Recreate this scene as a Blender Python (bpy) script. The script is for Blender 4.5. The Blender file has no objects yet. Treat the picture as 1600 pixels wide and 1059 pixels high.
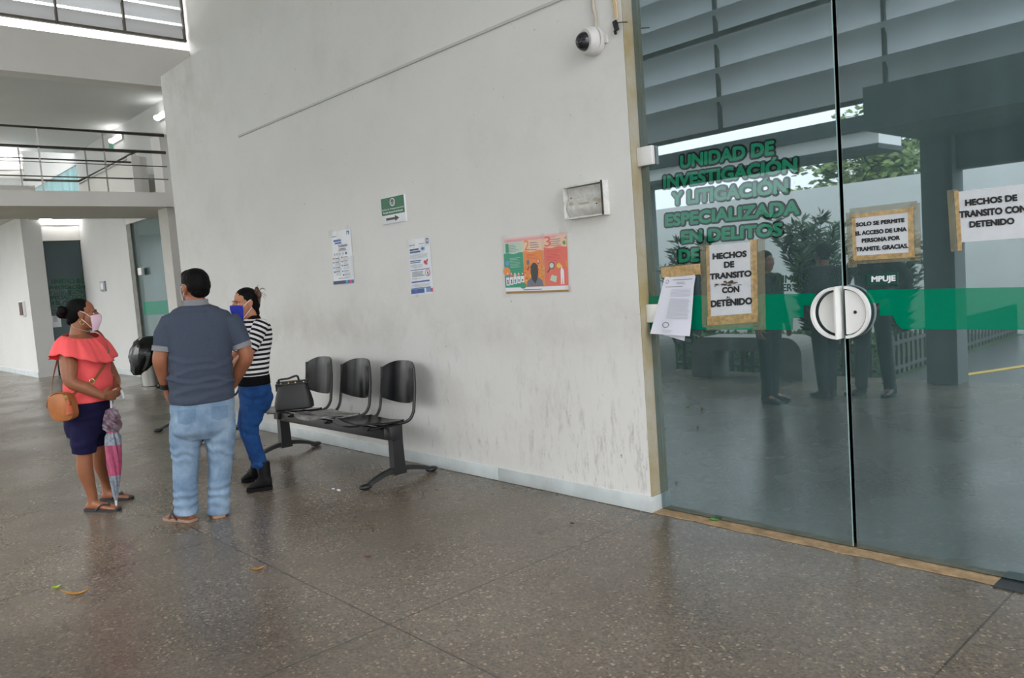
import bpy, bmesh, math, random
from math import sin, cos, pi, radians, sqrt
from mathutils import Vector, Matrix, noise
scene = bpy.context.scene
COL = scene.collection
random.seed(7)

# ------------------------------------------------------------------ camera
CAM = Vector((0, 0, 1.5))
YAW, PITCH, ROLL = radians(-47.6), radians(-4.57), radians(-4.22)
FPX = 1232.0
_f = Vector((sin(YAW)*cos(PITCH), cos(YAW)*cos(PITCH), sin(PITCH)))
_r0 = Vector((cos(YAW), -sin(YAW), 0)); _u0 = _r0.cross(_f)
_r = _r0*cos(ROLL)+_u0*sin(ROLL); _u = -_r0*sin(ROLL)+_u0*cos(ROLL)
cd = bpy.data.cameras.new('camera'); co = bpy.data.objects.new('camera', cd); COL.objects.link(co)
cd.sensor_width = 36; cd.lens = FPX*36/1600; cd.clip_end = 300; cd.clip_start = .05
co.matrix_world = Matrix(((_r.x,_u.x,-_f.x,CAM.x),(_r.y,_u.y,-_f.y,CAM.y),(_r.z,_u.z,-_f.z,CAM.z),(0,0,0,1)))
scene.camera = co
# ------------------------------------------------------------------ light and exposure
scene.view_settings.view_transform = 'Standard'; scene.view_settings.look = 'None'
scene.view_settings.gamma = 1; scene.view_settings.exposure = 0.88
wd = bpy.data.worlds.new('overcast_sky'); scene.world = wd; wd.use_nodes = True
bg = wd.node_tree.nodes['Background']; bg.inputs[0].default_value = (.97,.985,1.0,1); bg.inputs[1].default_value = 2.5
_nt = wd.node_tree; _tc = _nt.nodes.new('ShaderNodeTexCoord'); _sx = _nt.nodes.new('ShaderNodeSeparateXYZ'); _mr = _nt.nodes.new('ShaderNodeMapRange')
_nt.links.new(_tc.outputs['Generated'], _sx.inputs[0]); _nt.links.new(_sx.outputs[2], _mr.inputs[0]); _nt.links.new(_mr.outputs[0], bg.inputs[1])
_mr.inputs[1].default_value = 0; _mr.inputs[2].default_value = 1; _mr.inputs[3].default_value = 1.9; _mr.inputs[4].default_value = 5.2   # an overcast sky is brightest overhead
scene.cycles.max_bounces = 12; scene.cycles.diffuse_bounces = 6; scene.cycles.glossy_bounces = 5
scene.cycles.transparent_max_bounces = 12; scene.cycles.sample_clamp_indirect = 6
scene.cycles.caustics_reflective = False; scene.cycles.caustics_refractive = False

# ------------------------------------------------------------------ places in the room measured from where things stand
def ray(px, py): return _r*((px-800)/FPX) - _u*((py-529.5)/FPX) + _f
def onz(px, py, z=0.): d = ray(px,py); return CAM + d*((z-CAM.z)/d.z)
def ony(px, py, y): d = ray(px,py); return CAM + d*((y-CAM.y)/d.y)
def onx(px, py, x): d = ray(px,py); return CAM + d*((x-CAM.x)/d.x)

# ------------------------------------------------------------------ materials
def nodes_of(name):
    m = bpy.data.materials.new(name); m.use_nodes = True
    nt = m.node_tree; nt.nodes.clear(); return m, nt
def N(nt, kind, **kw):
    n = nt.nodes.new(kind)
    for k, v in kw.items():
        if k.startswith('i_'):
            key = k[2:]; key = int(key) if key.isdigit() else key.replace('_', ' ')
            n.inputs[key].default_value = v
        else: setattr(n, k, v)
    return n
def L(nt, a, ao, b, bi): nt.links.new(a.outputs[ao], b.inputs[bi])
def rgba(c): return (c[0], c[1], c[2], 1)
def srgb(r, g, b):
    f = lambda v: (v/255/12.92 if v/255 <= .04045 else ((v/255+.055)/1.055)**2.4)
    return (f(r), f(g), f(b))
def mat(name, col, rough=.6, metal=0., var=.0, vscale=8., bump=0., bscale=60., spec=.5, col2=None, coat=0., trans=0., two=False, sheen=0.):
    m, nt = nodes_of(name)
    out = N(nt, 'ShaderNodeOutputMaterial'); b = N(nt, 'ShaderNodeBsdfPrincipled')
    L(nt, b, 0, out, 0)
    b.inputs['Roughness'].default_value = rough; b.inputs['Metallic'].default_value = metal
    b.inputs['Specular IOR Level'].default_value = spec; b.inputs['Base Color'].default_value = rgba(col)
    b.inputs['Coat Weight'].default_value = coat
    if sheen: b.inputs['Sheen Weight'].default_value = sheen
    tc = N(nt, 'ShaderNodeTexCoord')
    if var or col2:
        nz = N(nt, 'ShaderNodeTexNoise', i_Scale=vscale, i_Detail=6., i_Roughness=.65); L(nt, tc, 'Object', nz, 'Vector')
        cr = N(nt, 'ShaderNodeValToRGB'); L(nt, nz, 0, cr, 0)
        c2 = col2 if col2 else tuple(c*(1-var) for c in col)
        cr.color_ramp.elements[0].position = .35; cr.color_ramp.elements[1].position = .65
        cr.color_ramp.elements[0].color = rgba(c2); cr.color_ramp.elements[1].color = rgba(col)
        L(nt, cr, 0, b, 'Base Color')
    if bump:
        nb = N(nt, 'ShaderNodeTexNoise', i_Scale=bscale, i_Detail=4.); L(nt, tc, 'Object', nb, 'Vector')
        bp = N(nt, 'ShaderNodeBump', i_Strength=bump, i_Distance=.01); L(nt, nb, 0, bp, 'Height'); L(nt, bp, 0, b, 'Normal')
    if trans:
        t = N(nt, 'ShaderNodeBsdfTranslucent'); t.inputs[0].default_value = rgba(col)
        mx = N(nt, 'ShaderNodeMixShader'); mx.inputs[0].default_value = trans
        L(nt, b, 0, mx, 1); L(nt, t, 0, mx, 2); L(nt, mx, 0, out, 0)
    return m
def emis(name, col, s):
    m, nt = nodes_of(name); e = N(nt, 'ShaderNodeEmission', i_1=s); e.inputs[0].default_value = rgba(col)
    L(nt, e, 0, N(nt, 'ShaderNodeOutputMaterial'), 0); return m

def plaster(name, col, grime=.5, scuff=True, streak=False):
    """painted wall: faint mottling, scuffs, dirt that gathers above the skirting"""
    m, nt = nodes_of(name)
    out = N(nt, 'ShaderNodeOutputMaterial'); b = N(nt, 'ShaderNodeBsdfPrincipled', i_Roughness=.75)
    b.inputs['Specular IOR Level'].default_value = .25
    L(nt, b, 0, out, 0)
    g = N(nt, 'ShaderNodeNewGeometry'); sp = N(nt, 'ShaderNodeSeparateXYZ'); L(nt, g, 'Position', sp, 0)
    n1 = N(nt, 'ShaderNodeTexNoise', i_Scale=.9, i_Detail=8., i_Roughness=.6); L(nt, g, 'Position', n1, 'Vector')
    c1 = N(nt, 'ShaderNodeValToRGB'); L(nt, n1, 0, c1, 0)
    c1.color_ramp.elements[0].position = .3; c1.color_ramp.elements[1].position = .7
    c1.color_ramp.elements[0].color = rgba(tuple(c*.93 for c in col)); c1.color_ramp.elements[1].color = rgba(col)
    # small scuffs
    mp = N(nt, 'ShaderNodeMapping'); mp.inputs['Scale'].default_value = (1.6, 1.6, .55); L(nt, g, 'Position', mp, 0)
    n2 = N(nt, 'ShaderNodeTexNoise', i_Scale=11., i_Detail=9., i_Roughness=.75); L(nt, mp, 0, n2, 'Vector')
    c2 = N(nt, 'ShaderNodeValToRGB'); L(nt, n2, 0, c2, 0)
    c2.color_ramp.elements[0].position = .56; c2.color_ramp.elements[1].position = .70
    c2.color_ramp.elements[0].color = (0,0,0,1); c2.color_ramp.elements[1].color = (1,1,1,1)
    # where dirt is dense: low on the wall
    mr = N(nt, 'ShaderNodeMapRange', i_1=1.5, i_2=.05, i_3=.08, i_4=1.); L(nt, sp, 2, mr, 0)
    n3 = N(nt, 'ShaderNodeTexNoise', i_Scale=1.3, i_Detail=4.); L(nt, g, 'Position', n3, 'Vector')
    c3 = N(nt, 'ShaderNodeMapRange', i_1=.42, i_2=.65, i_3=0., i_4=1.); L(nt, n3, 0, c3, 0)
    mu = N(nt, 'ShaderNodeMath', operation='MULTIPLY'); L(nt, mr, 0, mu, 0); L(nt, c3, 0, mu, 1)
    mu2 = N(nt, 'ShaderNodeMath', operation='MULTIPLY'); L(nt, c2, 0, mu2, 0); L(nt, mu, 0, mu2, 1)
    mu3 = N(nt, 'ShaderNodeMath', operation='MULTIPLY', i_1=grime, use_clamp=True); L(nt, mu2, 0, mu3, 0)
    mx = N(nt, 'ShaderNodeMix', data_type='RGBA'); L(nt, mu3, 0, mx, 'Factor'); L(nt, c1, 0, mx, 6); mx.inputs[7].default_value = (.10,.085,.065,1)
    # broad brownish wash of old damp
    n4 = N(nt, 'ShaderNodeTexNoise', i_Scale=.55, i_Detail=7., i_Roughness=.7); L(nt, g, 'Position', n4, 'Vector')
    c4 = N(nt, 'ShaderNodeMapRange', i_1=.50, i_2=.75, i_3=0., i_4=.42*grime); L(nt, n4, 0, c4, 0)
    mx2 = N(nt, 'ShaderNodeMix', data_type='RGBA'); L(nt, c4, 0, mx2, 'Factor'); L(nt, mx, 2, mx2, 6); mx2.inputs[7].default_value = (.42,.38,.30,1)
    last = mx2
    if streak:
        def mul(*ss):
            m0 = ss[0]
            for s in ss[1:]:
                q = N(nt, 'ShaderNodeMath', operation='MULTIPLY'); L(nt, m0, 0, q, 0); L(nt, s, 0, q, 1); m0 = q
            return m0
        xr = N(nt, 'ShaderNodeMapRange', i_1=-5.2, i_2=-3.1, i_3=0., i_4=1.); L(nt, sp, 0, xr, 0)
        zr = N(nt, 'ShaderNodeMapRange', i_1=1.15, i_2=.45, i_3=0., i_4=1.); L(nt, sp, 2, zr, 0)
        m5 = N(nt, 'ShaderNodeMapping'); m5.inputs['Scale'].default_value = (9., 9., 2.2); m5.inputs['Rotation'].default_value = (0, .25, 0); L(nt, g, 'Position', m5, 0)
        n5 = N(nt, 'ShaderNodeTexNoise', i_Scale=1.3, i_Detail=10., i_Roughness=.8); L(nt, m5, 0, n5, 'Vector')
        r5 = N(nt, 'ShaderNodeMapRange', i_1=.52, i_2=.72, i_3=0., i_4=.72); L(nt, n5, 0, r5, 0)
        f5 = mul(r5, xr, zr)
        x5 = N(nt, 'ShaderNodeMix', data_type='RGBA'); L(nt, f5, 0, x5, 'Factor'); L(nt, last, 2, x5, 6); x5.inputs[7].default_value = (.15,.13,.10,1); last = x5
        za = N(nt, 'ShaderNodeMapRange', i_1=.85, i_2=1.12, i_3=0., i_4=1.); za.interpolation_type = 'SMOOTHSTEP'; L(nt, sp, 2, za, 0)
        zb = N(nt, 'ShaderNodeMapRange', i_1=1.45, i_2=1.12, i_3=0., i_4=1.); zb.interpolation_type = 'SMOOTHSTEP'; L(nt, sp, 2, zb, 0)
        n6 = N(nt, 'ShaderNodeTexNoise', i_Scale=2.2, i_Detail=7., i_Roughness=.7); L(nt, g, 'Position', n6, 'Vector')
        r6 = N(nt, 'ShaderNodeMapRange', i_1=.38, i_2=.7, i_3=.03, i_4=.46); L(nt, n6, 0, r6, 0)
        f6 = mul(r6, za, zb)
        x6 = N(nt, 'ShaderNodeMix', data_type='RGBA'); L(nt, f6, 0, x6, 'Factor'); L(nt, last, 2, x6, 6); x6.inputs[7].default_value = (.47,.45,.40,1); last = x6
        # tiny dark specks all over
        n7 = N(nt, 'ShaderNodeTexNoise', i_Scale=26., i_Detail=3., i_Roughness=.6); L(nt, g, 'Position', n7, 'Vector')
        r7 = N(nt, 'ShaderNodeMapRange', i_1=.735, i_2=.77, i_3=0., i_4=.75); L(nt, n7, 0, r7, 0)
        x7 = N(nt, 'ShaderNodeMix', data_type='RGBA'); L(nt, r7, 0, x7, 'Factor'); L(nt, last, 2, x7, 6); x7.inputs[7].default_value = (.22,.19,.15,1); last = x7
        # brown wash down the far top corner
        xa = N(nt, 'ShaderNodeMapRange', i_1=-8.6, i_2=-9.9, i_3=0., i_4=1.); L(nt, sp, 0, xa, 0)
        zc_ = N(nt, 'ShaderNodeMapRange', i_1=2.6, i_2=4.2, i_3=0., i_4=.7); L(nt, sp, 2, zc_, 0)
        f8 = mul(r6, xa, zc_)
        x8 = N(nt, 'ShaderNodeMix', data_type='RGBA'); L(nt, f8, 0, x8, 'Factor'); L(nt, last, 2, x8, 6); x8.inputs[7].default_value = (.30,.25,.16,1); last = x8
    L(nt, last, 2, b, 'Base Color')
    nb = N(nt, 'ShaderNodeTexNoise', i_Scale=35., i_Detail=5.); L(nt, g, 'Position', nb, 'Vector')
    bp = N(nt, 'ShaderNodeBump', i_Strength=.10, i_Distance=.01); L(nt, nb, 0, bp, 'Height'); L(nt, bp, 0, b, 'Normal')
    return m

def terrazzo():
    m, nt = nodes_of('terrazzo')
    out = N(nt, 'ShaderNodeOutputMaterial'); b = N(nt, 'ShaderNodeBsdfPrincipled'); L(nt, b, 0, out, 0)
    g = N(nt, 'ShaderNodeNewGeometry'); sp = N(nt, 'ShaderNodeSeparateXYZ'); L(nt, g, 'Position', sp, 0)
    n1 = N(nt, 'ShaderNodeTexNoise', i_Scale=.8, i_Detail=7., i_Roughness=.65); L(nt, g, 'Position', n1, 'Vector')
    c1 = N(nt, 'ShaderNodeValToRGB'); L(nt, n1, 0, c1, 0)
    c1.color_ramp.elements[0].position = .32; c1.color_ramp.elements[1].position = .68
    c1.color_ramp.elements[0].color = rgba((.112,.092,.072)); c1.color_ramp.elements[1].color = rgba((.175,.148,.120))
    v = N(nt, 'ShaderNodeTexVoronoi', i_Scale=95.); L(nt, g, 'Position', v, 'Vector')
    cv = N(nt, 'ShaderNodeSeparateColor'); L(nt, v, 'Color', cv, 0)
    cs = N(nt, 'ShaderNodeValToRGB'); L(nt, cv, 0, cs, 0)
    e = cs.color_ramp.elements; e[0].position = 0; e[0].color = (.50,.50,.50,1); e[1].position = .95; e[1].color = (1.35,1.3,1.2,1)
    k = e.new(.35); k.color = (.85,.85,.85,1); k = e.new(.97); k.color = (2.6,2.4,2.1,1)
    mx = N(nt, 'ShaderNodeMix', data_type='RGBA', blend_type='MULTIPLY'); mx.inputs['Factor'].default_value = .75
    L(nt, c1, 0, mx, 6); L(nt, cs, 0, mx, 7)
    # saw-cut joints on a square grid
    def line(axis, off, pitch):
        a = N(nt, 'ShaderNodeMath', operation='SUBTRACT', i_1=off); L(nt, sp, axis, a, 0)
        d = N(nt, 'ShaderNodeMath', operation='PINGPONG', i_1=pitch/2); L(nt, a, 0, d, 0)
        c = N(nt, 'ShaderNodeMath', operation='LESS_THAN', i_1=.0045); L(nt, d, 0, c, 0); return c
    lx = line(0, -2.94, 1.92); ly = line(1, 1.82, 1.92)
    mm = N(nt, 'ShaderNodeMath', operation='MAXIMUM'); L(nt, lx, 0, mm, 0); L(nt, ly, 0, mm, 1)
    mf = N(nt, 'ShaderNodeMath', operation='MULTIPLY', i_1=.62); L(nt, mm, 0, mf, 0)
    mj = N(nt, 'ShaderNodeMix', data_type='RGBA'); L(nt, mf, 0, mj, 'Factor'); L(nt, mx, 2, mj, 6); mj.inputs[7].default_value = (.018,.016,.014,1)
    L(nt, mj, 2, b, 'Base Color')
    n2 = N(nt, 'ShaderNodeTexNoise', i_Scale=1.1, i_Detail=3., i_Roughness=.5); L(nt, g, 'Position', n2, 'Vector')
    r = N(nt, 'ShaderNodeMapRange', i_1=.3, i_2=.7, i_3=.20, i_4=.34); L(nt, n2, 0, r, 0); L(nt, r, 0, b, 'Roughness')
    b.inputs['Specular IOR Level'].default_value = .5
    nb = N(nt, 'ShaderNodeTexNoise', i_Scale=120., i_Detail=3.); L(nt, g, 'Position', nb, 'Vector')
    bp = N(nt, 'ShaderNodeBump', i_Strength=.02, i_Distance=.004); L(nt, nb, 0, bp, 'Height'); L(nt, bp, 0, b, 'Normal')
    return m

GLASS_R = .22
def mirror_mix(nt, under, out, k=GLASS_R):
    """a sheet that mirrors the street: partly silvered, more so at grazing angles"""
    fr = N(nt, 'ShaderNodeFresnel', i_IOR=1.5)
    ml = N(nt, 'ShaderNodeMath', operation='MULTIPLY_ADD', i_1=.8, i_2=k, use_clamp=True); L(nt, fr, 0, ml, 0)
    gl = N(nt, 'ShaderNodeBsdfGlossy', i_Roughness=0.012); gl.inputs[0].default_value = (.80,.93,1.0,1)
    mx = N(nt, 'ShaderNodeMixShader'); L(nt, ml, 0, mx, 0); L(nt, under, 0, mx, 1); L(nt, gl, 0, mx, 2); L(nt, mx, 0, out, 0)
def door_glass(name, haze=(.070,.113,.116), clear=.30, k=GLASS_R):
    m, nt = nodes_of(name); out = N(nt, 'ShaderNodeOutputMaterial')
    d = N(nt, 'ShaderNodeBsdfDiffuse'); t = N(nt, 'ShaderNodeBsdfTransparent'); t.inputs[0].default_value = (.42,.58,.55,1)
    g = N(nt, 'ShaderNodeNewGeometry')
    mp = N(nt, 'ShaderNodeMapping'); mp.inputs['Scale'].default_value = (5., 5., .5); L(nt, g, 'Position', mp, 0)
    n1 = N(nt, 'ShaderNodeTexNoise', i_Scale=1.6, i_Detail=8., i_Roughness=.65); L(nt, mp, 0, n1, 'Vector')
    c1 = N(nt, 'ShaderNodeValToRGB'); L(nt, n1, 0, c1, 0)
    c1.color_ramp.elements[0].position = .3; c1.color_ramp.elements[1].position = .75
    c1.color_ramp.elements[0].color = rgba(tuple(c*.72 for c in haze)); c1.color_ramp.elements[1].color = rgba(tuple(c*1.35 for c in haze))
    L(nt, c1, 0, d, 0)
    mx = N(nt, 'ShaderNodeMixShader'); mx.inputs[0].default_value = clear; L(nt, d, 0, mx, 1); L(nt, t, 0, mx, 2)
    mirror_mix(nt, mx, out, k); return m
def vinyl(name, col, k=.02):
    m, nt = nodes_of(name); out = N(nt, 'ShaderNodeOutputMaterial')
    d = N(nt, 'ShaderNodeBsdfDiffuse'); d.inputs[0].default_value = rgba(col)
    mirror_mix(nt, d, out, k); return m
def tape_mat(name, col, clear=.35):
    m, nt = nodes_of(name); out = N(nt, 'ShaderNodeOutputMaterial')
    b = N(nt, 'ShaderNodeBsdfPrincipled', i_Roughness=.28); t = N(nt, 'ShaderNodeBsdfTransparent')
    tc = N(nt, 'ShaderNodeTexCoord'); n1 = N(nt, 'ShaderNodeTexNoise', i_Scale=45., i_Detail=5.); L(nt, tc, 'Object', n1, 'Vector')
    c1 = N(nt, 'ShaderNodeValToRGB'); L(nt, n1, 0, c1, 0)
    c1.color_ramp.elements[0].position = .35; c1.color_ramp.elements[1].position = .65
    c1.color_ramp.elements[0].color = rgba(tuple(c*.6 for c in col)); c1.color_ramp.elements[1].color = rgba(col); L(nt, c1, 0, b, 'Base Color')
    bp = N(nt, 'ShaderNodeBump', i_Strength=.5, i_Distance=.003); L(nt, n1, 0, bp, 'Height'); L(nt, bp, 0, b, 'Normal')
    mx = N(nt, 'ShaderNodeMixShader'); mx.inputs[0].default_value = clear; L(nt, b, 0, mx, 1); L(nt, t, 0, mx, 2); L(nt, mx, 0, out, 0)
    return m

# ------------------------------------------------------------------ shapes
BASE = {}
def new_bm(): return bmesh.new()
def quad(bm, pts, mi=0):
    f = bm.faces.new([bm.verts.new(p) for p in pts]); f.material_index = mi; return f
def box(bm, x0, x1, y0, y1, z0, z1, mi=0, bev=0.):
    r = bmesh.ops.create_cube(bm, size=1)
    for v in r['verts']:
        v.co = Vector(((x0+x1)/2+v.co.x*(x1-x0), (y0+y1)/2+v.co.y*(y1-y0), (z0+z1)/2+v.co.z*(z1-z0)))
    fs = {f for v in r['verts'] for f in v.link_faces}
    for f in fs: f.material_index = mi
    if bev:
        es = list({e for v in r['verts'] for e in v.link_edges})
        bmesh.ops.bevel(bm, geom=es, offset=bev, segments=2, affect='EDGES', profile=.5)
def obox(bm, c, ax, ay, az, hx, hy, hz, mi=0, bev=0.):
    """box with its own axes"""
    r = bmesh.ops.create_cube(bm, size=2); c = Vector(c)
    ax, ay, az = Vector(ax).normalized(), Vector(ay).normalized(), Vector(az).normalized()
    for v in r['verts']: q = v.co.copy(); v.co = c+ax*(q.x*hx)+ay*(q.y*hy)+az*(q.z*hz)
    for f in {f for v in r['verts'] for f in v.link_faces}: f.material_index = mi
    if bev:
        es = list({e for v in r['verts'] for e in v.link_edges})
        bmesh.ops.bevel(bm, geom=es, offset=bev, segments=2, affect='EDGES', profile=.5)
def rings(bm, rs, cap=True, mi=0, close=False):
    """skin over a list of rings (each a list of points)"""
    vs = [[bm.verts.new(p) for p in r] for r in rs]; n = len(vs[0])
    pairs = list(zip(vs, vs[1:])) + ([(vs[-1], vs[0])] if close else [])
    for a, b in pairs:
        for i in range(n):
            f = bm.faces.new((a[i], a[(i+1) % n], b[(i+1) % n], b[i])); f.material_index = mi
    if cap and not close:
        f = bm.faces.new(list(reversed(vs[0]))); f.material_index = mi
        f = bm.faces.new(vs[-1]); f.material_index = mi
    return vs
def frame(d, up=None):
    d = Vector(d).normalized(); up = Vector(up) if up is not None else Vector((0,0,1))
    if abs(d.dot(up.normalized())) > .98: up = Vector((1,0,0)) if abs(d.x) < .9 else Vector((0,1,0))
    a = d.cross(up).normalized(); return d, a, a.cross(d).normalized()
def tube(bm, pts, r, n=10, mi=0, cap=True, close=False):
    pts = [Vector(p) for p in pts]; m = len(pts); rs = []
    rad = r if isinstance(r, (list, tuple)) else [r]*m; prev = None
    for i, p in enumerate(pts):
        if close: d = pts[(i+1) % m]-pts[i-1]
        else: d = pts[min(i+1, m-1)]-pts[max(i-1, 0)]
        if d.length < 1e-9: d = Vector((0,0,1))
        d.normalize()
        if prev is None: _, a, b = frame(d)
        else:
            a = prev-d*prev.dot(d)
            if a.length < 1e-6: _, a, b = frame(d)
            a.normalize(); b = d.cross(a)
        prev = a
        rs.append([p+a*(rad[i]*cos(2*pi*k/n))+b*(rad[i]*sin(2*pi*k/n)) for k in range(n)])
    return rings(bm, rs, cap, mi, close)
def spline(pts, k=6):
    P = [Vector(p) for p in pts]; out = []
    for i in range(len(P)-1):
        p0, p1, p2, p3 = P[max(i-1,0)], P[i], P[i+1], P[min(i+2, len(P)-1)]
        for j in range(k):
            t = j/k
            out.append(.5*((2*p1)+(p2-p0)*t+(2*p0-5*p1+4*p2-p3)*t*t+(3*p1-p0-3*p2+p3)*t**3))
    out.append(P[-1]); return out
def lathe(bm, c, axis, prof, n=24, mi=0, up=None, cap=True):
    """prof: (radius, distance along axis)"""
    d, a, b = frame(axis, up); c = Vector(c)
    return rings(bm, [[c+d*h+a*(r*cos(2*pi*k/n))+b*(r*sin(2*pi*k/n)) for k in range(n)] for r, h in prof], cap, mi)
def ellipsoid(bm, c, A, B, C_, a, b, c_, nu=16, nv=10, mi=0):
    c = Vector(c); rs = []
    for j in range(1, nv):
        t = pi*j/nv
        rs.append([c+A*(a*sin(t)*cos(2*pi*k/nu))+B*(b*sin(t)*sin(2*pi*k/nu))-C_*(c_*cos(t)) for k in range(nu)])
    vs = rings(bm, rs, False, mi)
    p0 = bm.verts.new(c-C_*c_); p1 = bm.verts.new(c+C_*c_)
    for k in range(nu):
        f = bm.faces.new((vs[0][(k+1) % nu], vs[0][k], p0)); f.material_index = mi
        f = bm.faces.new((vs[-1][k], vs[-1][(k+1) % nu], p1)); f.material_index = mi
def poly_extrude(bm, pts, nrm, th, mi=0):
    """outline in a plane, thickened along nrm"""
    n = Vector(nrm).normalized()
    return rings(bm, [[Vector(p) for p in pts], [Vector(p)+n*th for p in pts]], True, mi)

# ------------------------------------------------------------------ objects
def props(o, label=None, cat=None, group=None, kind=None):
    if label: o['label'] = label
    if cat: o['category'] = cat
    if group: o['group'] = group
    if kind: o['kind'] = kind
    return o
def empty(name, loc, label, cat, group=None):
    o = bpy.data.objects.new(name, None); COL.objects.link(o); o.location = loc; o.empty_display_size = .1
    BASE[o.name] = Vector(loc); return props(o, label, cat, group)
def build(name, bm, mats, parent=None, base=None, smooth=True, recalc=True, label=None, auto=35):
    """link the bmesh (world coordinates) as one object below its thing"""
    if recalc: bmesh.ops.recalc_face_normals(bm, faces=bm.faces[:])
    b = BASE[parent.name] if parent is not None else (Vector(base) if base is not None else Vector((0,0,0)))
    bmesh.ops.translate(bm, vec=-b, verts=bm.verts[:])
    me = bpy.data.meshes.new(name); bm.to_mesh(me); bm.free()
    for m in (mats if isinstance(mats, (list, tuple)) else [mats]): me.materials.append(m)
    if smooth:
        for p in me.polygons: p.use_smooth = True
        if auto:
            try: me.set_sharp_from_angle(angle=radians(auto))
            except Exception: pass
    o = bpy.data.objects.new(name, me); COL.objects.link(o)
    if parent is not None: o.parent = parent
    else: o.location = b
    BASE[o.name] = b
    if label: o['label'] = label
    return o
def struct(name, bm, mats, smooth=False, **k):
    o = build(name, bm, mats, smooth=smooth, **k); o['kind'] = 'structure'; return o
def fuse(name, bm, mats, parent, voxel=.006, smooth_it=4, wob=0., wscale=9., base=None, folds=None, assign=None, label=None):
    """melt overlapping closed shapes into one continuous skin"""
    bmesh.ops.recalc_face_normals(bm, faces=bm.faces[:])
    me = bpy.data.meshes.new('tmp'); bm.to_mesh(me); bm.free()
    o = bpy.data.objects.new('tmp', me); COL.objects.link(o)
    md = o.modifiers.new('r', 'REMESH'); md.mode = 'VOXEL'; md.voxel_size = voxel
    if smooth_it:
        s = o.modifiers.new('s', 'SMOOTH'); s.iterations = smooth_it; s.factor = .5
    dg = bpy.context.evaluated_depsgraph_get(); m2 = bpy.data.meshes.new_from_object(o.evaluated_get(dg))
    bpy.data.objects.remove(o); bpy.data.meshes.remove(me)
    b2 = bmesh.new(); b2.from_mesh(m2); bpy.data.meshes.remove(m2)
    b2.normal_update()
    if wob or folds:
        for v in b2.verts:
            d = 0
            if wob: d += wob*(noise.noise(v.co*wscale)+.5*noise.noise(v.co*wscale*2.3))
            if folds: d += folds(v.co)
            v.co += v.normal*d
    if assign:
        for f in b2.faces: f.material_index = assign(f.calc_center_median())
    return build(name, b2, mats, parent, base=base, recalc=False, label=label, auto=0)

_fonts = {}
def text_bm(bm, s, quadpts, th=.0006, bold=.0, mi=0, lift=0., grow=0.):
    """letters laid into the parallelogram quadpts = (bottom left, bottom right, top left); bold = stroke growth in em"""
    cu = bpy.data.curves.new('t', 'FONT'); cu.body = s; cu.size = 1; cu.resolution_u = 3
    cu.align_x = 'CENTER'
    ob = bpy.data.objects.new('t', cu); COL.objects.link(ob)
    dg = bpy.context.evaluated_depsgraph_get(); dg.update()
    me = bpy.data.meshes.new_from_object(ob.evaluated_get(dg))
    bpy.data.objects.remove(ob); bpy.data.curves.remove(cu)
    if not me.vertices: bpy.data.meshes.remove(me); return
    xs = [v.co.x for v in me.vertices]; ys = [v.co.y for v in me.vertices]
    x0, x1, y0, y1 = min(xs)-bold, max(xs)+bold, min(ys)-bold, max(ys)+bold
    bl, br, tl = [Vector(p) for p in quadpts]; ex = br-bl; ey = tl-bl; n = ex.cross(ey).normalized()
    kx, ky = ex.length/(x1-x0), ey.length/(y1-y0); m_ = 8 if grow <= 0 else 14
    shifts = [(0,0)] if bold <= 0 else [((bold+grow/kx)*cos(2*pi*k/m_), (bold+grow/ky)*sin(2*pi*k/m_)) for k in range(m_)]
    for q, (sx, sy) in enumerate(shifts):
        vs = [bm.verts.new(bl+ex*((v.co.x+sx-x0)/(x1-x0))+ey*((v.co.y+sy-y0)/(y1-y0))+n*(lift+th+.00007*q)) for v in me.vertices]
        for p in me.polygons:
            try: f = bm.faces.new([vs[i] for i in p.vertices]); f.material_index = mi
            except ValueError: pass
    bpy.data.meshes.remove(me)
# ================================================================== SETTING
YW = 3.745            # face of the long white wall
YG = 3.83             # outer face of the glass doors
XE = -2.955           # right end of the white wall
XL = -10.22           # left end of the white wall
M = {}
M['wall'] = plaster('wall_paint', (.745,.74,.72), grime=.75, streak=True)
M['wall2'] = plaster('wall_paint_warm', (.74,.72,.69), grime=.35)
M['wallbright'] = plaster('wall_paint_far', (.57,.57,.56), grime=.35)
M['ceil'] = plaster('ceiling_paint', (.62,.63,.62), grime=.1)
M['concrete'] = mat('grey_concrete', (.19,.21,.205), .8, var=.2, vscale=3., bump=.2)
M['floor'] = terrazzo()
M['steel'] = mat('brushed_steel', (.42,.41,.39), .32, 1.)
M['rail'] = mat('dull_steel_rail', (.16,.15,.135), .45, .6)
M['frame'] = mat('rusty_frame', (.16,.14,.115), .7, .2, var=.4)
M['slat'] = mat('white_louvre', (.82,.83,.84), .5, trans=.2)
M['slat2'] = mat('white_louvre_far', (.62,.63,.64), .5, trans=.18)
M['skirt'] = mat('pale_skirting', (.60,.65,.66), .35, var=.18, vscale=4.)
M['reveal'] = mat('stained_reveal', srgb(176,172,160), .8, var=.3, vscale=3., col2=srgb(158,144,104))
M['thresh'] = mat('sandy_mortar', srgb(182,154,118), .9, var=.45, vscale=14., bump=.6)
M['dglass'] = door_glass('door_glass')
M['farglass'] = door_glass('far_door_glass', haze=(.02,.04,.04), clear=.2, k=.06)
M['midglass'] = door_glass('side_glass', haze=(.20,.29,.27), clear=.68, k=.18)
M['tealglass'] = door_glass('upper_glass', haze=(.30,.52,.53), clear=.2, k=.1)
M['green'] = vinyl('green_vinyl', srgb(0,122,92))
M['lgreen'] = vinyl('letter_green', srgb(34,120,92)); M['lout'] = vinyl('letter_outline', (.012,.018,.016))
M['dgreen'] = mat('dark_green_letters', srgb(6,78,50), .5)
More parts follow.
